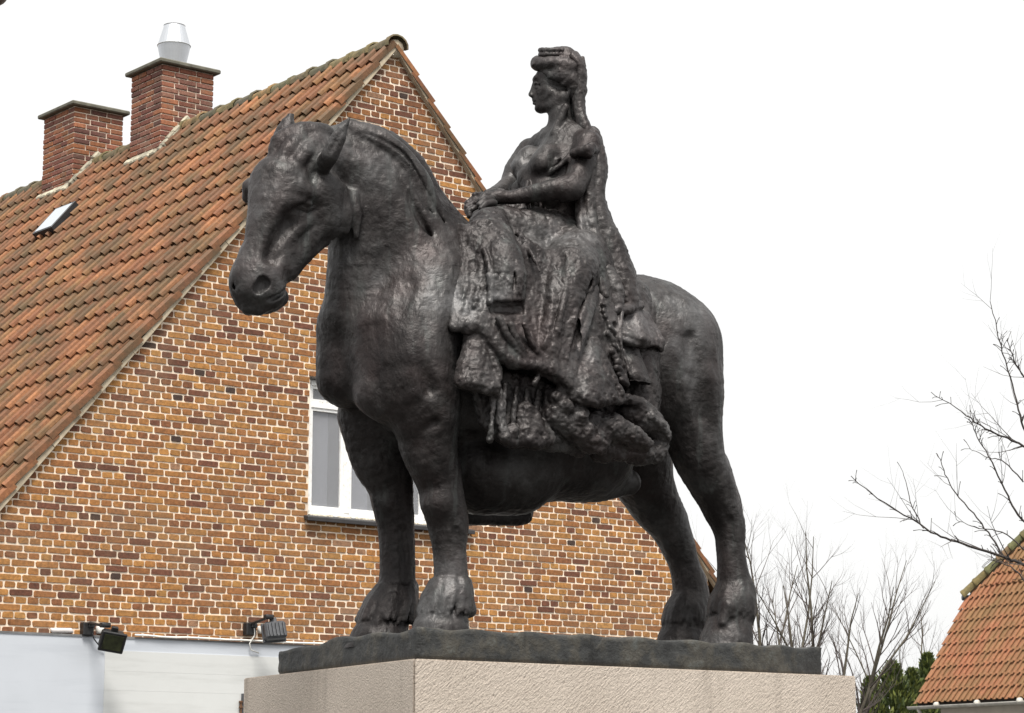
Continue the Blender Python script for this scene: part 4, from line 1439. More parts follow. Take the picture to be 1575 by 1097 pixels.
# ---- ridge tiles, bedding mortar, verge mortar
def ridge_mesh():
    mb = MB(); n = 9; L = .43
    vs = []
    for y, k in ((0, 1.14), (.05, 1.12), (.07, 1.0), (L, .93)):
        for i in range(n):
            a = math.pi * (-.06 + 1.12 * i / (n - 1)); vs.append((math.cos(a) * .125 * k, y, math.sin(a) * .105 * k))
    m_ = len(vs)
    for y, k in ((0, .97), (L, .80)):
        for i in range(n):
            a = math.pi * (-.06 + 1.12 * i / (n - 1)); vs.append((math.cos(a) * .125 * k, y, math.sin(a) * .105 * k))
    fs = []
    for j in range(3):
        for i in range(n - 1):
            fs.append((j * n + i, j * n + i + 1, (j + 1) * n + i + 1, (j + 1) * n + i))
    for i in range(n - 1):
        fs.append((i, m_ + i, m_ + i + 1, i + 1))
    fs = [f[::-1] for f in fs]
    mb.add(vs, fs, 0, tuple(v * TR.uniform(.8, 1.2) for v in TR.choice([(.17, .12, .065), (.21, .135, .07), (.14, .12, .06), (.25, .14, .075)])))
    return mb.mesh('ridge_tile', M_RIDGE, True)
rv = [ridge_mesh() for _ in range(8)]
y = -.09
while y < HLEN - .3:
    o = bpy.data.objects.new('ridge_tile', TR.choice(rv))
    o.matrix_basis = Matrix.Translation((SX + TR.uniform(-.008, .008), y, ZR + .02 + TR.uniform(-.008, .008))) @ Matrix.Rotation(TR.uniform(-.015, .015), 4, 'X')
    link(o, roof)
    y += .375
mb = MB()
mb.tube([(SX, -.055, ZR - .01)] + [(SX + TR.uniform(-.01, .01), .3 + i * .4, ZR + TR.uniform(-.015, .005)) for i in range(31)], [.098] * 32, 10)
mb.build('ridge_mortar', M_ROOFMORTAR, roof, True)
mb = MB()
for s in (-1, 1):
    d = Vector((s * CO, 0, -SI)); nrm = Vector((s * SI, 0, CO)); L = HALF / CO
    k = 23
    for i in range(k):
        a = L * i / k; b = L * (i + 1) / k
        t = .024 + TR.uniform(-.003, .003)
        c = Vector((SX, -.024, ZR)) + d * ((a + b) / 2) + nrm * (.012 + TR.uniform(-.003, .003))
        mb.box(c, d * ((b - a) / 2 + .001), (0, .030 + TR.uniform(-.004, .004), 0), nrm * (t + .002), .004)
mb.build('verge_mortar', M_ROOFMORTAR, roof)
gut = MB()
gut.tube([(SX + HALF + .05, -.02, ZE - .06), (SX + HALF + .05, HLEN, ZE - .06)], [.06, .06], 8)
gut.tube([(SX - HALF - .05, -.02, ZE - .06), (SX - HALF - .05, HLEN, ZE - .06)], [.06, .06], 8)
gut.build('gutter', simple_mat('zinc', (.22, .22, .22), .5, .5), roof, True)

# ---- roof window
NL = Vector((-SI, 0, CO))
def roof_px(px, py, lift=.06):
    w = HM.to_3x3() @ NL
    return HMI @ on_plane(px, py, HM @ (Vector((SX, 0, ZR)) + NL * lift), w)
pa, pb = roof_px(117, 317), roof_px(68, 361)
yc = (roof_px(92, 338)).y
def sl(q): return (SX - q.x) / CO                         # distance down the slope
top_d, bot_d = sl(roof_px(108, 322)), sl(roof_px(76, 360))
y_lo, y_hi = roof_px(102, 338).y, roof_px(81, 341).y
hw = max(.2, abs(y_hi - y_lo) / 2) * .92
SLM = slope_matrix(-1)
ycen = (y_lo + y_hi) / 2 - .06
def sp(x, y, z): return SLM @ Vector((x, y, z))
ax, ay, az_ = (SLM.to_3x3() @ Vector(v) for v in ((1, 0, 0), (0, 1, 0), (0, 0, 1)))
mb = MB()
dm = (top_d + bot_d) / 2; dh = abs(bot_d - top_d) / 2 * .88
for sx in (-1, 1): mb.box(sp(ycen + sx * (hw + .015), dm, .10), ax * .015, ay * (dh + .03), az_ * .07, .004)
for sy in (-1, 1): mb.box(sp(ycen, dm + sy * (dh + .015), .10), ax * hw, ay * .015, az_ * .068, .004)
rw = mb.build('roof_window', simple_mat('iron_frame', (.03, .03, .032), .5, .3), roof)
mb = MB()
mb.box(sp(ycen, dm, .165), ax * (hw + .001), ay * (dh + .001), az_ * .006)
gm, gnt, gb = new_mat('sky_glass')
gb.inputs['Base Color'].default_value = (.75, .8, .85, 1); gb.inputs['Metallic'].default_value = .85; gb.inputs['Roughness'].default_value = .08
mb.build('pane', gm, rw)
print('roof window', hw, dh, ycen, dm)

# ---- chimneys on the ridge
M_CHBRICK = tint_mat('chimney_brick', .9, 40, 5, .6, (.6, 1.25), (.55, .72, (.16, .12, .085), .55))
M_CAP = simple_mat('cap_slab', (.12, .115, .09), .9, 0, .35, 10, .5)
M_FLASH = simple_mat('flashing_mortar', (.36, .33, .25), .9, 0, .6, 6, .6)
CR = random.Random(8)
CPAL = [(.25, .092, .052), (.20, .072, .044), (.17, .060, .042), (.28, .11, .055), (.12, .05, .038), (.23, .11, .075), (.20, .085, .06)]
def solve(f, lo, hi):
    for _ in range(50):
        m = (lo + hi) / 2
        if (f(m) > 0) == (f(lo) > 0): lo = m
        else: hi = m
    return lo
def chimney(px_l, px_c, px_r, py_c, old):
    z_t = ZR + 1.2
    X = lambda x, y, z: proj(HM @ Vector((x, y, z)))[0]
    Y = lambda x, y, z: proj(HM @ Vector((x, y, z)))[1]
    for _ in range(4):
        mid = (px_c + px_r) / 2
        y0 = solve(lambda y: X(SX, y, z_t) - mid, 0.5, 12)
        w = solve(lambda w: X(SX - w / 2, y0, z_t) - px_c - ((X(SX + w / 2, y0, z_t) + X(SX - w / 2, y0, z_t)) / 2 - mid), .2, 2)
        d = solve(lambda d: X(SX - w / 2, y0 + d, z_t) - px_l, .1, 3)
        z_t = solve(lambda z: Y(SX - w / 2, y0, z) - py_c, ZR, ZR + 4)
    print('chimney', y0, w, d, z_t)
    mb = MB()
    z_b = ZR - w / 2 * TAN - .35
    mb.box((SX, y0 + d / 2, (z_t + z_b) / 2), (w / 2 - .008, 0, 0), (0, d / 2 - .008, 0), (0, 0, (z_t - z_b) / 2))
    c = mb.build('chimney', M_CHMORTAR, house)
    bk = MB()
    zt = z_t - .004
    r = 0
    while zt - CH > z_b:
        z1 = zt - .006; z0 = z1 - CH + .014
        out = .018 if r < 3 and not old else 0
        for face in range(4):
            L = w if face in (0, 2) else d
            nb = max(2, round(L / (.24 if r % 2 else .12)))
            nb = max(2, round(L / .24)) if r % 2 == face % 2 else max(2, round(L / .16))
            offs = 0
            for i in range(nb):
                a = -L / 2 + L * i / nb + .007; b = -L / 2 + L * (i + 1) / nb - .007
                if face == 0: o_, u, n_ = Vector((SX, y0, 0)), Vector((1, 0, 0)), Vector((0, -1, 0))
                elif face == 1: o_, u, n_ = Vector((SX - w / 2, y0 + d / 2, 0)), Vector((0, -1, 0)), Vector((-1, 0, 0))
                elif face == 2: o_, u, n_ = Vector((SX, y0 + d, 0)), Vector((-1, 0, 0)), Vector((0, 1, 0))
                else: o_, u, n_ = Vector((SX + w / 2, y0 + d / 2, 0)), Vector((0, 1, 0)), Vector((1, 0, 0))
                t = CR.choice(CPAL); f = CR.uniform(.8, 1.2)
                if old and CR.random() < .25: t = (.25, .095, .04)
                pr = CR.uniform(-.004, .006)
                cen = o_ + u * ((a + b) / 2) + n_ * (-.012 + pr + out * .3) + Vector((0, 0, (z0 + z1) / 2))
                bk.box(cen, u * ((b - a) / 2), Vector((0, 0, 1)).cross(u) * .016, (0, 0, (z1 - z0) / 2), .005, 0, tuple(v * f for v in t))
        zt -= CH; r += 1
    bk.build('brickwork', M_CHBRICK, c, kind='stuff')
    cap = MB()
    cap.box((SX, y0 + d / 2, z_t + .030), (w / 2 + .065, 0, 0), (0, d / 2 + .065, 0), (0, 0, .026), .012)
    cap.box((SX, y0 + d / 2, z_t + .070), (w / 2 - .02, 0, 0), (0, d / 2 - .02, 0), (0, 0, .014), .010)
    cap.build('chimney_cap', M_CAP, c)
    fl = MB()
    for k in range(9):                                    # mortar fillets where the shaft meets the tiles
        t0 = k / 9; x = SX - w / 2 * (k + .5) / 9
        fl.box((x, y0 - .03, ZR - abs(x - SX) * TAN + .13), Vector((-CO, 0, -SI)) * (w / 18 / CO + .004), (0, .035 + CR.uniform(-.01, .015), 0), Vector((-SI, 0, CO)) * (.05 + CR.uniform(-.01, .02)), .015)
    for k in range(6):
        yy = y0 + d * (k + .5) / 6
        fl.box((SX - w / 2 - .03, yy, ZR - (w / 2 + .03) * TAN + .13), (0, d / 12 + .003, 0), Vector((-CO, 0, -SI)) * (.05 + CR.uniform(-.01, .03)), Vector((SI, 0, -CO)) * .05, .015)
    fl.build('flashing', M_FLASH, c)
    return c, y0, w, d, z_t
M_CHMORTAR = simple_mat('chimney_mortar', (.74, .62, .50), .95, 0, .25, 12, .4)
c1, cy, cw, cd, cz = chimney(203, 250, 329, 98, False)
# metal cowl on the nearer chimney
cb = HMI @ on_plane(267, 96, HM @ Vector((0, cy + cd / 2, 0)), HGN)
cwl = MB()
z0 = cz + .05
cwl.lathe((cb.x, cy + cd / 2, z0), [(.125, 0), (.135, .02), (.195, .315), (.203, .322), (.195, .332), (.128, .565), (.132, .575), (.120, .575), (.118, .55), (.17, .335)], 28)
mm, mnt, mbs = new_mat('galvanised_steel')
mbs.inputs['Base Color'].default_value = (.62, .64, .67, 1); mbs.inputs['Metallic'].default_value = .8; mbs.inputs['Roughness'].default_value = .38
nn = noise(mnt, 6, 3, .5, geo_pos(mnt)); bump(mnt, mbs, nn.outputs['Fac'], .1, .02)
cwl.build('metal_cowl', mm, c1, False)
for p in c1.children:
    if p.name.startswith('metal_cowl'):
        p['label'] = 'shiny double cone metal cowl'
chimney(68, 115, 190, 163, True)

# ---- gable window: four lights with a transom, peeling white paint
def white_wood():
    m, nt, b = new_mat('white_painted_wood')
    pos = geo_pos(nt)
    n = noise(nt, 26, 6, .7, pos)
    r = ramp(nt, n.outputs['Fac'], [(.28, (.32, .27, .20)), (.36, (.72, .70, .66)), (.5, (.84, .84, .83))])
    nt.links.new(r.outputs[0], b.inputs['Base Color']); b.inputs['Roughness'].default_value = .5
    bump(nt, b, n.outputs['Fac'], .25, .004)
    return m
M_WOOD = white_wood()
YF = .045                                                 # front of the frame, behind the brick face
win = empty('tmp')
bpy.data.objects.remove(win)
f = MB()
fw = .055
f.box(((wl + wr) / 2, YF + .05, wt - fw / 2), ((wr - wl) / 2, 0, 0), (0, .05, 0), (0, 0, fw / 2), .004)
f.box(((wl + wr) / 2, YF + .05, wb + .05), ((wr - wl) / 2, 0, 0), (0, .05, 0), (0, 0, .03), .004)
for x in (wl + fw / 2, wr - fw / 2):
    f.box((x, YF + .047, (wb + wt) / 2), (fw / 2, 0, 0), (0, .047, 0), (0, 0, (wt - wb) / 2 - .02), .004)
mods = [wl + (wr - wl) * k / 4 for k in range(5)]
for x in mods[1:4]:
    f.box((x, YF + .049, (wb + wt) / 2), (.038, 0, 0), (0, .049, 0), (0, 0, (wt - wb) / 2 - .06), .004)
zt_ = wt - .255
f.box(((wl + wr) / 2, YF + .052, zt_), ((wr - wl) / 2 - .05, 0, 0), (0, .044, 0), (0, 0, .022), .004)
window = f.build('window', M_WOOD, house)
glm, gnt, gb = new_mat('window_glass')
gb.inputs['Base Color'].default_value = (.62, .63, .66, 1); gb.inputs['Roughness'].default_value = .04
gb.inputs['Transmission Weight'].default_value = .75; gb.inputs['IOR'].default_value = 1.5
for k in range(4):
    a, b = mods[k] + (.055 if k == 0 else .038), mods[k + 1] - (.055 if k == 3 else .038)
    for z0, z1 in ((wb + .08, zt_ - .022), (zt_ + .022, wt - fw)):
        s = MB(); t = .030
        yy = YF + .040
        for x in (a + t / 2, b - t / 2):
            s.box((x, yy, (z0 + z1) / 2), (t / 2, 0, 0), (0, .022, 0), (0, 0, (z1 - z0) / 2), .003)
        for z in (z0 + .022, z1 - t / 2):
            s.box(((a + b) / 2, yy, z), ((b - a) / 2 - t, 0, 0), (0, .021, 0), (0, 0, .022 if z < (z0 + z1) / 2 else t / 2), .003)
        s.build('sash', M_WOOD, window)
        g = MB()
        g.box(((a + b) / 2, yy + .006, (z0 + z1) / 2 + .004), ((b - a) / 2 - t + .002, 0, 0), (0, .003, 0), (0, 0, (z1 - z0) / 2 - t))
        g.build('pane', glm, window)
s = MB()
s.box(((wl + wr) / 2, -.005, wb - .005), ((wr - wl) / 2 + .05, 0, 0), Vector((0, .075, .02)), (0, 0, .022), .006)
sill = s.build('sill', simple_mat('dark_sill', (.028, .027, .028), .6, 0, .3), window)
s = MB()
wr_ = random.Random(3)
x = wl + .03                                              # crumbling paint and putty on the sill
while x < wr:
    w = wr_.uniform(.02, .07)
    if wr_.random() < .75:
        s.box((x + w / 2, YF - .01 - wr_.uniform(0, .015), wb + .022 + wr_.uniform(0, .004)), (w / 2, 0, 0), (0, .022, 0), (0, 0, wr_.uniform(.008, .018)), .005)
    x += w
s.build('flaking_paint', simple_mat('flaking_paint', (.62, .57, .47), .9, 0, .4, 40), window)
# room behind the glass with a pale roller blind
rm = MB()
y1 = YF + .9
rm.box(((wl + wr) / 2, y1, (wb + wt) / 2), ((wr - wl) / 2 + .3, 0, 0), (0, .02, 0), (0, 0, .9))
rm.box(((wl + wr) / 2, (YF + .1 + y1) / 2, wb - .1), ((wr - wl) / 2 + .3, 0, 0), (0, (y1 - YF - .14) / 2, 0), (0, 0, .03))
rm.box(((wl + wr) / 2, (YF + .1 + y1) / 2, wt + .15), ((wr - wl) / 2 + .3, 0, 0), (0, (y1 - YF - .14) / 2, 0), (0, 0, .03))
rm.build('room_wall', simple_mat('room_wall', (.35, .35, .36), .8), window)
for k in range(4):
    bl = MB()
    a, b = mods[k] + .01, mods[k + 1] - .01
    bl.box((a + (b - a) * .34, YF + .115, (wb + zt_) / 2), ((b - a) * .33, 0, 0), (0, .004, 0), (0, 0, (zt_ - wb) / 2))
    bl.build('blind', simple_mat('blind', (.80, .81, .84), .8, 0, .04), window)
s = MB()
s.box(((wl + wr) / 2, YF - .01, wt + .008), ((wr - wl) / 2 + .01, 0, 0), (0, .04, 0), (0, 0, .010))
s.build('lintel_flashing', M_DARK, window)

# ------------------------------------------------------------------ floodlights on the ledge, cables
M_BLACK = simple_mat('black_metal', (.022, .022, .023), .45, .2, .3, 20)
M_GREYM = simple_mat('weathered_grey_metal', (.075, .078, .085), .5, .3, .3, 20)
M_WHITEP = simple_mat('white_plastic', (.75, .74, .70), .5, 0, .1)
def hw_(x, y, z): return HM @ Vector((x, y, z))
def floodlight(px, py, label, face_cam, length, rise):
    p = hp(px, py)
    root = empty('floodlight', hw_(p.x, 0, p.z), math.atan2(HG.y, HG.x), label, 'floodlight', 'floodlights above the white wall')
    b = MB(); b.box((0, -.045, 0), (.055, 0, 0), (0, .04, 0), (0, 0, .06), .01); b.box((.02, -.06, .03), (.03, 0, 0), (0, .05, 0), (0, 0, .02), .006)
    b.build('bracket', M_BLACK, root)
    e = Vector((0.02, -length, rise))
    a = MB(); a.tube([(0, -.05, .03), (.0, -.10, .05), e * .9, e], [.017, .015, .013, .016], 10); a.box(e, (.045, 0, 0), (0, .03, 0), (0, 0, .022), .006)
    a.build('arm', M_BLACK, root, True)
    h = MB()
    tilt = math.radians(28 if face_cam else -18)
    R_ = Matrix.Rotation(tilt, 3, 'X') @ Matrix.Rotation(math.radians(-18), 3, 'Z')
    c = e + Vector((.06, -.02, -.13))
    vx, vy, vz = R_ @ Vector((1, 0, 0)), R_ @ Vector((0, 1, 0)), R_ @ Vector((0, 0, 1))
    h.box(c, vx * .105, vy * .05, vz * .085, .02)
    h.box(c - vy * .055 * (1 if face_cam else -1), vx * .115, vy * .012, vz * .097, .008)
    for i in range(5): h.box(c + vy * .058 * (1 if face_cam else -1) + vx * (-.07 + .035 * i), vx * .004, vy * .014, vz * .06)
    h.box(c + vz * .1, vx * .03, vy * .02, vz * .03, .006)
    hs = h.build('housing', M_BLACK if face_cam else M_GREYM, root)
    g = MB(); g.box(c - vy * .068 * (1 if face_cam else -1), vx * .088, vy * .003, vz * .07)
    g.build('glass', simple_mat('algae_glass', (.035, .04, .018) if face_cam else (.1, .11, .12), .3, 0, .6, 14), hs)
    j = MB(); j.box((.14, -.035, .0), (.032, 0, 0), (0, .03, 0), (0, 0, .036), .01); j.tube([(.17, -.03, 0), (.23, -.03, -.03), (.30, -.05, -.045)], [.008, .008, .008], 6)
    j.build('junction_box', M_WHITEP, root, True)
    w = MB()
    if face_cam: w.tube([(.03, -.08, -.02), (.05, -.09, -.09), (.13, -.07, -.16), (.17, -.06, -.19)], [.006] * 4, 6)
    else: w.tube([(.02, -.09, .05), (.03, -.09, -.06), (-.02, -.08, -.14), (.0, -.075, -.20), (.1, -.06, -.225)], [.006] * 5, 6)
    w.build('lead', M_BLACK if face_cam else M_WHITEP, root, True)
floodlight(130, 968, 'black floodlight with a green stained glass, on an arm above the white wall', True, .34, .02)
floodlight(380, 968, 'weathered grey floodlight on a slanting arm above the white wall, next to the pedestal', False, .34, .10)
cb = MB()
pts = []
cr_ = random.Random(2)
for i in range(30):
    x = .5 + i * .14
    pts.append(hw_(x, -.065, ZW + .03 + cr_.uniform(-.004, .004)))
cb.tube(pts, [.010] * len(pts), 6)
o = cb.build('power_cable', M_WHITEP, None, True); tag(o, 'white cable running along the top of the white wall', 'cable')
# sheet of pale plastic caught on the ledge
q = hp(95, 970, -.03)
s = MB(); s.box((0, 0, 0), (.11, 0, .004), (0, .02, 0), (-.01, 0, .022), .012)
o = s.build('cover_strip', simple_mat('milky_plastic', (.66, .62, .6), .4), None, True)
o.matrix_world = HM @ Matrix.Translation(q); tag(o, 'short milky plastic cover strip on the ledge left of the first floodlight', 'cover strip')
# hinge plate and box at the edge of the white wall beside the pedestal
q = hp(371, 1088, -.06)
r_ = empty('shutter_hinge', hw_(q.x, -.052, q.z), math.atan2(HG.y, HG.x), 'small rusty hinge on a grey plate beside the pedestal edge', 'hinge')
s = MB(); s.box((0.03, -.012, 0), (.03, 0, 0), (0, .011, 0), (0, 0, .13), .004); s.build('plate', M_GREYM, r_)
s = MB(); s.tube([(-.012, -.02, -.12), (-.012, -.02, .06)], [.012, .012], 8)
for z in (-.07, .0, .05): s.box((-.012, -.02, z), (.016, 0, 0), (0, .014, 0), (0, 0, .010), .003)
s.build('hinge_pin', simple_mat('rust', (.11, .055, .028), .9, 0, .4, 40), r_)

# ------------------------------------------------------------------ tiled house at the right: half-hipped roof, gutter
EAZ = math.radians(-26.6)
EX = -Vector((math.sin(EAZ), math.cos(EAZ), 0))           # along the eave, towards the camera and the right
RIN = Vector((-EX.y, EX.x, 0))                            # into the house
E0 = at_depth(1409, 1083, 56.0)
rh = empty('tiled_house', (E0.x, E0.y, 0), math.atan2(EX.y, EX.x),
           'house with a mossy orange tiled roof and grey gutter at the right edge', 'house')
RM = Matrix.Translation((E0.x, E0.y, 0)) @ Matrix.Rotation(math.atan2(EX.y, EX.x), 4, 'Z')
RMI = RM.inverted()
RP = math.radians(56.0)
RC, RS = math.cos(RP), math.sin(RP)
ZG = E0.z
RL, RD2 = 14.0, 4.3                                       # length along the eave, half depth
Nf = RM.to_3x3() @ Vector((0, -RS, RC))
def rf_px(px, py):
    return RMI @ on_plane(px, py, RM @ Vector((0, 0, ZG)), Nf)
vtop = rf_px(1491, 912)
hiptop = rf_px(1575, 829)
print('verge top', vtop, 'hip', hiptop, 'ridge z', ZG + RD2 * math.tan(RP))
def rsl(q): return q.y / RC
hip_dx = (hiptop.x - vtop.x) / max(.1, hiptop.y - vtop.y)  # run of the hip per metre of depth
TW2, TE2 = .21, .335
XV = 0.0
TR2 = random.Random(12)
RPAL = [((.37, .15, .075), 3), ((.41, .18, .09), 3), ((.33, .155, .075), 2.5), ((.28, .15, .06), 1.6), ((.38, .20, .09), 1.5)]
M_TILE2 = tint_mat('mossy_tile', .85, 24, 1.1, .4, (.65, 1.2), (.38, .58, (.15, .105, .042), .55))
def tint2():
    c = TR2.choices([p for p, _ in RPAL], [w for _, w in RPAL])[0]; f = TR2.uniform(.74, .90); a = (.33, .125, .060)
    return tuple((v * .5 + u * .5) * f for v, u in zip(c, a))
def rmat(x, d, z=0.0):
    """frame on the roof face: x along the eave, y down the slope"""
    X = Vector((-1, 0, 0)); Y = Vector((0, -RC, -RS)); Z = Vector((0, -RS, RC))
    o = Vector((x + TW2, 0, ZG)) - Y * d + Z * z
    return Matrix(((X.x, Y.x, Z.x, o.x), (X.y, Y.y, Z.y, o.y), (X.z, Y.z, Z.z, o.z), (0, 0, 0, 1)))
verge_d = rsl(vtop)
vx = vtop.x
slope_len = RD2 / RC
def left_limit(d):
    """x of the roof's left edge at distance d up the slope"""
    if d <= verge_d: return XV + (vx - XV) * d / verge_d
    return vx + (d - verge_d) * RC * hip_dx
tv2 = []
for k in range(18):
    mb = MB(); tile_geo(mb, None, tint2(), 1, PROF_LOW); tv2.append(mb.mesh('roof_tile', M_TILE2))
rb = MB()
nrm = Vector((0, -RS, RC))
pts = [(left_limit(0), 0), (RL, 0), (RL, slope_len), (left_limit(slope_len), slope_len), (left_limit(verge_d), verge_d)]
vs = [Vector((x, RC * d, ZG + RS * d)) - nrm * .03 for x, d in pts] + [Vector((x, RC * d, ZG + RS * d)) - nrm * .12 for x, d in pts]
rb.add(vs, [(0, 1, 2, 3, 4), (9, 8, 7, 6, 5)] + [(i, 5 + i, 5 + (i + 1) % 5, (i + 1) % 5) for i in range(5)])
back = [Vector((v.x, 2 * RD2 - v.y, v.z)) for v in vs]
rb.add(back, [(4, 3, 2, 1, 0), (5, 6, 7, 8, 9)] + [((i + 1) % 5, 5 + (i + 1) % 5, 5 + i, i) for i in range(5)])
a, b_, c_ = vs[4], vs[3], back[4]
rb.add([a, b_, back[3], c_], [(0, 1, 2, 3)])
rroof = rb.build('roof', M_DARK, rh)
restt = MB(); cand = []
d = TE2
while d < slope_len:
    x = left_limit(d - .1) - .02 + (.16 if d - .1 > verge_d else 0)
    k = 0
    while x < RL:
        M = rmat(x + TR2.uniform(-.006, .006), d - .02 + TR2.uniform(-.008, .008), TR2.uniform(-.003, .005)) @ Matrix.Rotation(TR2.uniform(-.02, .02), 4, 'Z')
        q = proj(RM @ (M @ Vector((.1, .17, 0))))
        cand.append((M, q[0] < IW + 6 and q[1] < IH, q))
        x += TW2
    d += TE2
nvis = 0
for M, v, q in cand:
    if v and nvis < 300:
        o = bpy.data.objects.new('roof_tile', TR2.choice(tv2)); o.matrix_basis = M; link(o, rroof); nvis += 1
    else:
        tile_geo(restt, M, tint2(), 1, PROF_LOW)
restt.build('tile_rows', M_TILE2, rroof, kind='stuff')
print('right tiles', nvis)
# hip ridge tiles, with the little zinc end of the half-hip gutter
rv2 = []
for k in range(5):
    mb = MB(); n = 9; L = .45; vs = []
    for y, kk in ((0, 1.12), (.06, 1.1), (.08, 1.0), (L, .92)):
        for i in range(n):
            a = math.pi * (-.05 + 1.1 * i / (n - 1)); vs.append((math.cos(a) * .145 * kk, y, math.sin(a) * .115 * kk))
    mb.add(vs, [(j * n + i, (j + 1) * n + i, (j + 1) * n + i + 1, j * n + i + 1) for j in range(3) for i in range(n - 1)], 0,
           tuple(v * TR2.uniform(.8, 1.2) for v in TR2.choice([(.16, .11, .055), (.13, .10, .05), (.20, .12, .06)])))
    rv2.append(mb.mesh('ridge_tile', M_RIDGE, True))
h0 = Vector((left_limit(verge_d), RC * verge_d, ZG + RS * verge_d)); h1 = Vector((left_limit(slope_len), RC * slope_len, ZG + RS * slope_len))
dv = (h1 - h0); L = dv.length; dv.normalize()
zx = Vector((-.35, -RS, RC)); zx = (zx - dv * zx.dot(dv)).normalized(); xx = dv.cross(zx)
for i in range(int(L / .40)):
    p = h0 + dv * (i * .40 - .14) + zx * .05
    o = bpy.data.objects.new('ridge_tile', TR2.choice(rv2))
    o.matrix_basis = Matrix(((xx.x, dv.x, zx.x, p.x), (xx.y, dv.y, zx.y, p.y), (xx.z, dv.z, zx.z, p.z), (0, 0, 0, 1))) @ Matrix.Rotation(TR2.uniform(-.02, .02), 4, 'X')
    link(o, rroof)
mb = MB(); mb.tube([h0 + dv * .02 - zx * .06, h1 - zx * .06], [.10, .10], 8); mb.build('ridge_mortar', M_ROOFMORTAR, rroof, True)
for i in range(int((RL - h1.x) / .40)):
    o = bpy.data.objects.new('ridge_tile', TR2.choice(rv2)); o.matrix_basis = Matrix.Translation(h1 + Vector((i * .4, 0, .02))) @ Matrix.Rotation(math.radians(-90), 4, 'Z'); link(o, rroof)
mg = simple_mat('weathered_gutter', (.50, .48, .43), .6, 0, .25, 5, .2)
gt = MB()
prof = []
n = 9
for x in (-.12, RL):
    for i in range(n):
        a = math.pi * (1 + i / (n - 1)); prof.append((x, -.11 + math.cos(a) * .075, ZG - .06 + math.sin(a) * .075))
    for i in range(n):
        a = math.pi * (2 - i / (n - 1)); prof.append((x, -.11 + math.cos(a) * .066, ZG - .06 + math.sin(a) * .066))
m_ = 2 * n
gt.add(prof, [(i, (i + 1) % m_, m_ + (i + 1) % m_, m_ + i) for i in range(m_)] + [tuple(range(m_ - 1, -1, -1)), tuple(range(m_, 2 * m_))])
for i in range(9):
    gt.tube([(.9 + i * 1.5, -.11, ZG - .062), (.96 + i * 1.5, -.11, ZG - .062)], [.079, .079], 12)
gt.tube([(.22, -.11, ZG - .12), (.22, -.02, ZG - .28), (.22, .22, ZG - .42), (.22, .26, 0.1)], [.04] * 4, 8)
gt.build('gutter', mg, rroof, True)
gt = MB(); gt.tube([h0 + Vector((-.22, -.04, -.10)), h0 + Vector((-.10, .5, -.10))], [.07, .07], 8); gt.build('half_hip_gutter', simple_mat('lead_grey', (.12, .13, .14), .5, .4), rroof, True)
wl2 = MB()
wl2.box((RL / 2 + .3, RD2, ZG / 2), (RL / 2 - .3, 0, 0), (0, RD2 - .25, 0), (0, 0, ZG / 2 + .05))
for y0, y1, z0, z1 in ((0, 0, 0, 0),):
    vsx = .45 * RC
gz = ZG + RS * verge_d - .12
wl2.add([(.3, .25, ZG), (.3, 2 * RD2 - .25, ZG), (vx + .12, 2 * RD2 - RC * verge_d, gz), (vx + .12, RC * verge_d, gz),
         (.6, .25, ZG), (.6, 2 * RD2 - .25, ZG), (vx + .4, 2 * RD2 - RC * verge_d, gz), (vx + .4, RC * verge_d, gz)],
        [(0, 3, 2, 1), (4, 5, 6, 7), (0, 1, 5, 4), (1, 2, 6, 5), (2, 3, 7, 6), (3, 0, 4, 7)])
zr_ = ZG + RD2 * math.tan(RP) - .2
gv = [(x, y, z) for x in (RL - .6, RL - .3) for y, z in ((.25, ZG - .1), (2 * RD2 - .25, ZG - .1), (RD2, zr_))]
wl2.add(gv, [(0, 1, 2), (5, 4, 3), (0, 3, 4, 1), (1, 4, 5, 2), (2, 5, 3, 0)])
wl2.build('wall', simple_mat('rendered_wall', (.55, .50, .42), .9, 0, .1, 3, .2), rh)

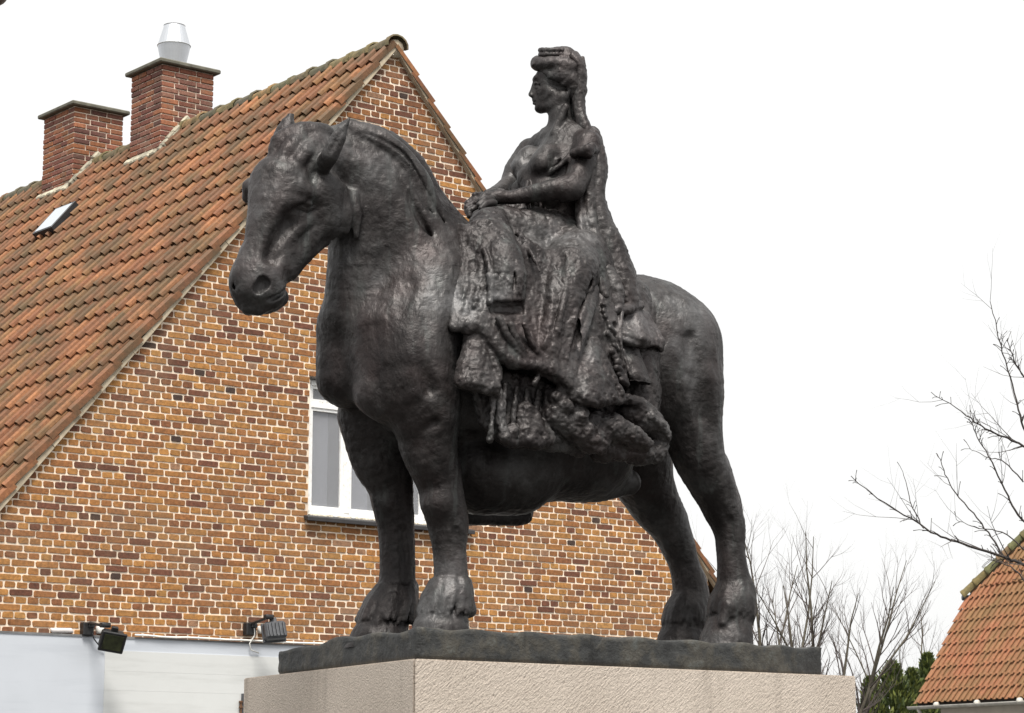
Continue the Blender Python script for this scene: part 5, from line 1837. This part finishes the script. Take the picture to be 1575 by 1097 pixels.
# ------------------------------------------------------------------ trees
def bark_mat(name, col):
    return simple_mat(name, col, .9, 0, .35, 18, .4)
M_BARK = bark_mat('dark_bark', (.040, .033, .030))
M_BARK2 = bark_mat('lichen_bark', (.085, .075, .055))
M_TWIG = bark_mat('twig_bark', (.075, .060, .055))
def smooth_path(pts, m=4):
    """Catmull-Rom through the points"""
    P_ = [Vector(p) for p in pts]; out = []
    for i in range(len(P_) - 1):
        p0, p1, p2, p3 = P_[max(i - 1, 0)], P_[i], P_[i + 1], P_[min(i + 2, len(P_) - 1)]
        for k in range(m):
            t = k / m
            out.append(.5 * ((2 * p1) + (p2 - p0) * t + (2 * p0 - 5 * p1 + 4 * p2 - p3) * t * t + (3 * p1 - p0 - 3 * p2 + p3) * t ** 3))
    out.append(P_[-1]); return out
def twig(mb, p, d, L, r, rg, depth, up=.15, wander=.25, kids=(3, 5), angle=(25, 55)):
    n = 4 if depth > 0 else 3
    pts = [p.copy()]; q = p.copy(); dd = d.normalized()
    for i in range(n):
        dd = (dd + Vector((rg.uniform(-1, 1), rg.uniform(-1, 1), rg.uniform(-1, 1))) * wander * .5 + Vector((0, 0, up)) * .5).normalized()
        q = q + dd * (L / n); pts.append(q.copy())
    rads = [r * (1 - .75 * i / n) for i in range(n + 1)]
    mb.tube(pts, rads, 6 if r > .02 else 4 if r > .006 else 3, False)
    if depth > 0:
        for k in range(rg.randint(*kids)):
            t = rg.uniform(.25, 1.0); i = min(int(t * n), n - 1)
            b = pts[i].lerp(pts[i + 1], t * n - i)
            ax = (pts[i + 1] - pts[i]).normalized()
            s = ax.orthogonal().normalized(); s.rotate(Matrix.Rotation(rg.uniform(0, 6.28), 3, ax))
            a = math.radians(rg.uniform(*angle))
            twig(mb, b, ax * math.cos(a) + s * math.sin(a), L * rg.uniform(.45, .72), r * (1 - .7 * t) * rg.uniform(.55, .75), rg, depth - 1, up, wander, kids, angle)
# bare trees far behind the base, each from its own trunk
def bare_tree(px, depth, crown_px, top_py, seed, label, stems, rad=.10, spread=.55):
    rg = random.Random(seed)
    b = at_depth(px, 1040, depth); b.z = 0
    H_ = at_depth(px, top_py, depth).z
    root = empty('bare_tree', b, 0, label, 'tree', 'bare trees behind the statue')
    tr = MB()
    fork = H_ * rg.uniform(.26, .32)
    tp = [Vector((0, 0, -.1)), Vector((rg.uniform(-.1, .1), 0, fork * .5)), Vector((rg.uniform(-.1, .1), 0, fork))]
    tr.tube(smooth_path(tp), np.linspace(rad * 1.4, rad, 9), 8)
    tr.build('trunk', M_BARK2, root, True)
    lb = MB(); tw = MB()
    for s in range(stems):
        a = 6.283 * (s + rg.uniform(-.25, .25)) / stems
        sp_ = spread * rg.uniform(.25, 1.0)
        d = Vector((math.cos(a) * sp_, math.sin(a) * sp_, 1)).normalized()
        L = (H_ - fork) * rg.uniform(.72, 1.0) / max(.6, d.z)
        pts = [tp[2] * .98]; q = tp[2].copy(); dd = d.copy(); n = 7
        for i in range(n):
            dd = (dd + Vector((rg.uniform(-1, 1), rg.uniform(-1, 1), rg.uniform(-.3, .6))) * .16).normalized()
            q = q + dd * (L / n); pts.append(q.copy())
        r0 = rad * rg.uniform(.34, .5)
        rr = [r0 * (1 - .88 * i / n) for i in range(n + 1)]
        lb.tube(pts, rr, 6, False)
        for k in range(rg.randint(9, 14)):
            t = rg.uniform(.12, .98); i = min(int(t * n), n - 1)
            bb = pts[i].lerp(pts[i + 1], t * n - i); ax = (pts[i + 1] - pts[i]).normalized()
            sd_ = ax.orthogonal().normalized(); sd_.rotate(Matrix.Rotation(rg.uniform(0, 6.28), 3, ax))
            an = math.radians(rg.uniform(18, 48))
            twig(tw, bb, ax * math.cos(an) + sd_ * math.sin(an), L * rg.uniform(.14, .32) * (1.2 - .5 * t), r0 * (1 - .85 * t) * .5 + .003, rg, 2, .30, .35, (2, 4), (18, 45))
    lb.build('limbs', M_BARK2, root, True)
    tw.build('twigs', M_TWIG, root, kind='stuff')
bare_tree(1180, 40, 0, 815, 3, 'bare many-stemmed tree just right of the horse\'s hind hooves', 7, .11, .50)
bare_tree(1292, 38, 0, 840, 9, 'bare spreading tree above the right end of the bronze base', 7, .11, .58)
bare_tree(1420, 74, 0, 905, 14, 'faint bare tree above the evergreens beside the tiled roof', 6, .14, .5)

# the big tree at the right edge: its trunk stands outside the picture, its branches reach in
TDEP = 16.0
tb = at_depth(1790, 1000, TDEP); tb.z = 0
big = empty('leafless_tree', tb, 0, 'leafless tree with thin thorny branches reaching in from the right edge', 'tree')
def tl(px, py, dy=0.0): return at_depth(px, py, TDEP + dy) - tb
rg = random.Random(21)
tk = MB()
tk.tube(smooth_path([Vector((0, 0, -.1)), Vector((.05, 0, 1.2)), tl(1775, 960), tl(1760, 800, .1), tl(1740, 600, .2), tl(1735, 470, .2), tl(1745, 330, .1), tl(1738, 220, .1)]),
        np.linspace(.16, .02, 29), 10)
tk.build('trunk', M_BARK, big, True)
LIMBS = [([(1762, 930, 0), (1650, 893, -.2), (1575, 868, -.3), (1543, 857, -.3), (1480, 836, -.35), (1440, 822, -.4), (1400, 798, -.4), (1350, 766, -.45), (1308, 733, -.5)], .016, .0028),
         ([(1545, 858, -.3), (1525, 826, -.28), (1497, 790, -.25), (1465, 752, -.2), (1449, 716, -.2), (1441, 697, -.2)], .0075, .0025),
         ([(1755, 800, 0), (1650, 722, .1), (1575, 686, .15), (1545, 673, .15), (1510, 656, .1), (1480, 634, .1), (1432, 604, .1)], .013, .0025),
         ([(1742, 780, .1), (1640, 740, .2), (1582, 672, .25), (1570, 640, .25), (1553, 580, .3), (1536, 520, .3), (1524, 464, .3)], .013, .0028),
         ([(1758, 900, 0), (1640, 850, -.1), (1572, 800, -.12), (1550, 762, -.15), (1526, 712, -.15), (1503, 672, -.1), (1494, 648, -.1)], .012, .0025),
         ([(1420, 812, -.4), (1400, 772, -.38), (1390, 726, -.36)], .0055, .002),
         ([(1757, 960, 0), (1660, 940, .2), (1590, 905, .3), (1555, 872, .35), (1520, 860, .4)], .011, .003),
         ([(1750, 720, 0), (1650, 640, -.1), (1585, 590, -.1), (1560, 555, -.1), (1550, 520, -.1)], .012, .0025),
         ([(1575, 845, -.3), (1540, 818, -.3), (1505, 812, -.3), (1470, 800, -.3)], .006, .002),
         ([(1575, 742, -.2), (1545, 712, -.2), (1520, 704, -.2), (1492, 690, -.2)], .006, .002)]
lb = MB(); tw = MB()
for pts, r0, r1 in LIMBS:
    pp = smooth_path([tl(*p) for p in pts], 5)
    pp = [p + Vector((rg.uniform(-1, 1), rg.uniform(-1, 1), rg.uniform(-1, 1))) * .006 for p in pp]
    n = len(pp); rr = np.linspace(r0, r1, n) * .85
    lb.tube(pp, rr, 7, False)
    start = 0 if proj(pp[0] + tb)[0] < 1640 else 5
    i = start
    L_ = sum((pp[k + 1] - pp[k]).length for k in range(n - 1))
    for k in range(int(L_ * 15)):                          # short spurs and buds
        i = rg.uniform(start, n - 1.01); j = int(i); p = pp[j].lerp(pp[j + 1], i - j)
        ax = (pp[j + 1] - pp[j]).normalized(); s = ax.orthogonal().normalized(); s.rotate(Matrix.Rotation(rg.uniform(0, 6.28), 3, ax))
        d = (ax * rg.uniform(.3, 1) + s + Vector((0, 0, .2))).normalized()
        l = rg.uniform(.03, .11)
        tw.tube([p, p + d * l * .6 + Vector((0, 0, .006)), p + d * l], [rr[j] * .45 + .001, .0022, .0028], 4)
    for k in range(int(L_ * 3.2)):                         # longer side twigs
        i = rg.uniform(start, n - 1.01); j = int(i); p = pp[j].lerp(pp[j + 1], i - j)
        ax = (pp[j + 1] - pp[j]).normalized(); s = ax.orthogonal().normalized(); s.rotate(Matrix.Rotation(rg.uniform(0, 6.28), 3, ax))
        a = math.radians(rg.uniform(25, 55))
        twig(tw, p, ax * math.cos(a) + s * math.sin(a), rg.uniform(.2, .5), max(.0022, rr[j] * .5), rg, 1, .15, .3, (2, 4), (30, 60))
for k in range(16):                                        # the rest of the crown, beyond the picture's edge
    t = k / 15; b = tl(1770 - 30 * t, 860 - 600 * t, .1)
    ang = rg.uniform(-1.9, 1.4)
    d = Vector((math.cos(ang), math.sin(ang) * .9, rg.uniform(.3, .9)))
    if d.x < 0: d.x = -d.x * .3
    twig(lb, b, d, rg.uniform(1.2, 2.1) * (1 - .5 * t), .022 * (1 - .5 * t), rg, 3, .25, .3, (4, 6), (25, 55))
lb.build('limbs', M_BARK, big, True)
tw.build('twigs', M_BARK, big, kind='stuff')

# evergreens between the pedestal and the tiled house
def leaf_mat():
    m, nt, b = new_mat('evergreen_leaf')
    a = nt.nodes.new('ShaderNodeAttribute'); a.attribute_name = 'tint'
    nt.links.new(a.outputs['Color'], b.inputs['Base Color'])
    b.inputs['Roughness'].default_value = .6
    return m
M_LEAF = leaf_mat()
def thuja(px, top_py, w_px, depth, seed, label):
    rg = random.Random(seed)
    b = at_depth(px, 1100, depth); b.z = 0
    Ht = at_depth(px, top_py, depth).z; R0 = w_px / 2 * depth / FPX
    root = empty('evergreen_tree', b, 0, label, 'evergreen', 'evergreens beside the tiled house')
    t = MB(); t.tube([(0, 0, -.05), (0.02, 0, Ht * .5), (0, 0, Ht * .9)], [.07, .05, .015], 7); t.build('trunk', M_BARK, root, True)
    c = MB()
    for k in range(5200):                                   # upright sprays of scale leaves
        z = Ht * (1 - rg.random() ** 1.3 * .92)
        f = min(1, (Ht - z) / (Ht * .22)) ** .6
        a = rg.uniform(0, 6.283)
        lump = 1 + .28 * math.sin(a * 3 + z * 4 + seed) + .2 * math.sin(z * 9 + a * 5)
        r = R0 * f * lump * (rg.random() ** .35)
        p = Vector((math.cos(a) * r, math.sin(a) * r, z))
        out = Vector((math.cos(a), math.sin(a), 0))
        s = rg.uniform(.035, .08) * (depth / 34)
        up = (Vector((0, 0, 1)) + out * rg.uniform(.2, .8) + Vector((rg.uniform(-.4, .4), rg.uniform(-.4, .4), 0))).normalized()
        sd_ = up.cross(out).normalized(); sd_.rotate(Matrix.Rotation(rg.uniform(-1, 1), 3, up))
        g = rg.choice([(.085, .115, .026), (.12, .145, .034), (.06, .085, .026), (.16, .18, .04), (.045, .065, .022)])
        c.add([p - sd_ * s * .28, p + sd_ * s * .28, p + up * s + sd_ * s * .22, p + up * s * 1.5, p + up * s - sd_ * s * .22], [(0, 1, 2, 3, 4)], 0, g)
    c.build('crown', M_LEAF, root)
thuja(1374, 1024, 62, 60, 1, 'broad green evergreen, the tallest and fullest of the row')
thuja(1340, 1048, 36, 58, 2, 'dark narrow evergreen against the pedestal edge, leftmost of the row')
thuja(1404, 1036, 38, 64, 3, 'slim evergreen between the broad one and the tiled roof')
thuja(1430, 1012, 40, 66, 4, 'slender evergreen standing right up against the tiled roof')

# ------------------------------------------------------------------ street lamp whose shade just shows in the top left corner
LD = 10.0
sh = at_depth(-58, -6, LD)
lamp = empty('street_lamp', (sh.x - 1.1, sh.y + .2, 0), 0, 'street lamp whose brown shade rim shows in the top left corner', 'street lamp')
o_ = Vector((sh.x - 1.1, sh.y + .2, 0))
q = sh - o_
M_LAMP = simple_mat('brown_enamel', (.13, .085, .065), .5, .1, .2)
p = MB(); p.tube([(0, 0, 0), (0, 0, 1.2), (0, 0, q.z + .5)], [.07, .05, .04], 12); p.lathe((0, 0, 0), [(.0, .02), (.13, .02), (.13, .2), (.08, .28)], 16); p.build('pole', M_BLACK, lamp, True)
p = MB(); p.tube(smooth_path([Vector((0, 0, q.z + .45)), Vector((.35, -.05, q.z + .75)), Vector((q.x - .2, q.y, q.z + .7)), Vector((q.x, q.y, q.z + .45)), Vector((q.x, q.y, q.z + .3))]), [.028] * 17, 10); p.build('arm', M_BLACK, lamp, True)
p = MB(); p.lathe(q, [(.04, .30), (.06, .22), (.10, .16), (.185, .03), (.196, .012), (.190, 0.0), (.165, -.004), (.15, .02), (.05, .12)], 32); p.build('lamp_shade', M_LAMP, lamp, True)
p = MB(); p.lathe(q, [(.0, -.012), (.05, -.004), (.085, .02), (.09, .06), (.05, .10)], 20); p.build('bulb_globe', simple_mat('frosted_glass', (.7, .7, .68), .3), lamp, True)

# ------------------------------------------------------------------ ground
def ground_mat():
    m, nt, b = new_mat('paving')
    pos = geo_pos(nt)
    n = noise(nt, .6, 6, .6, pos); n2 = noise(nt, 40, 4, .6, pos)
    r = ramp(nt, n.outputs['Fac'], [(.3, (.040, .039, .037)), (.7, (.062, .060, .056))])
    g = ramp(nt, n2.outputs['Fac'], [(.3, (.7,) * 3), (.7, (1.2,) * 3)])
    nt.links.new(mixc(nt, .8, r.outputs[0], g.outputs[0], 'MULTIPLY'), b.inputs['Base Color'])
    b.inputs['Roughness'].default_value = .9
    return m
g = MB(); S = 900
g.add([(-S, -S, 0), (S, -S, 0), (S, S, 0), (-S, S, 0)], [(0, 1, 2, 3)])
tag(g.build('ground', ground_mat()), kind='structure')
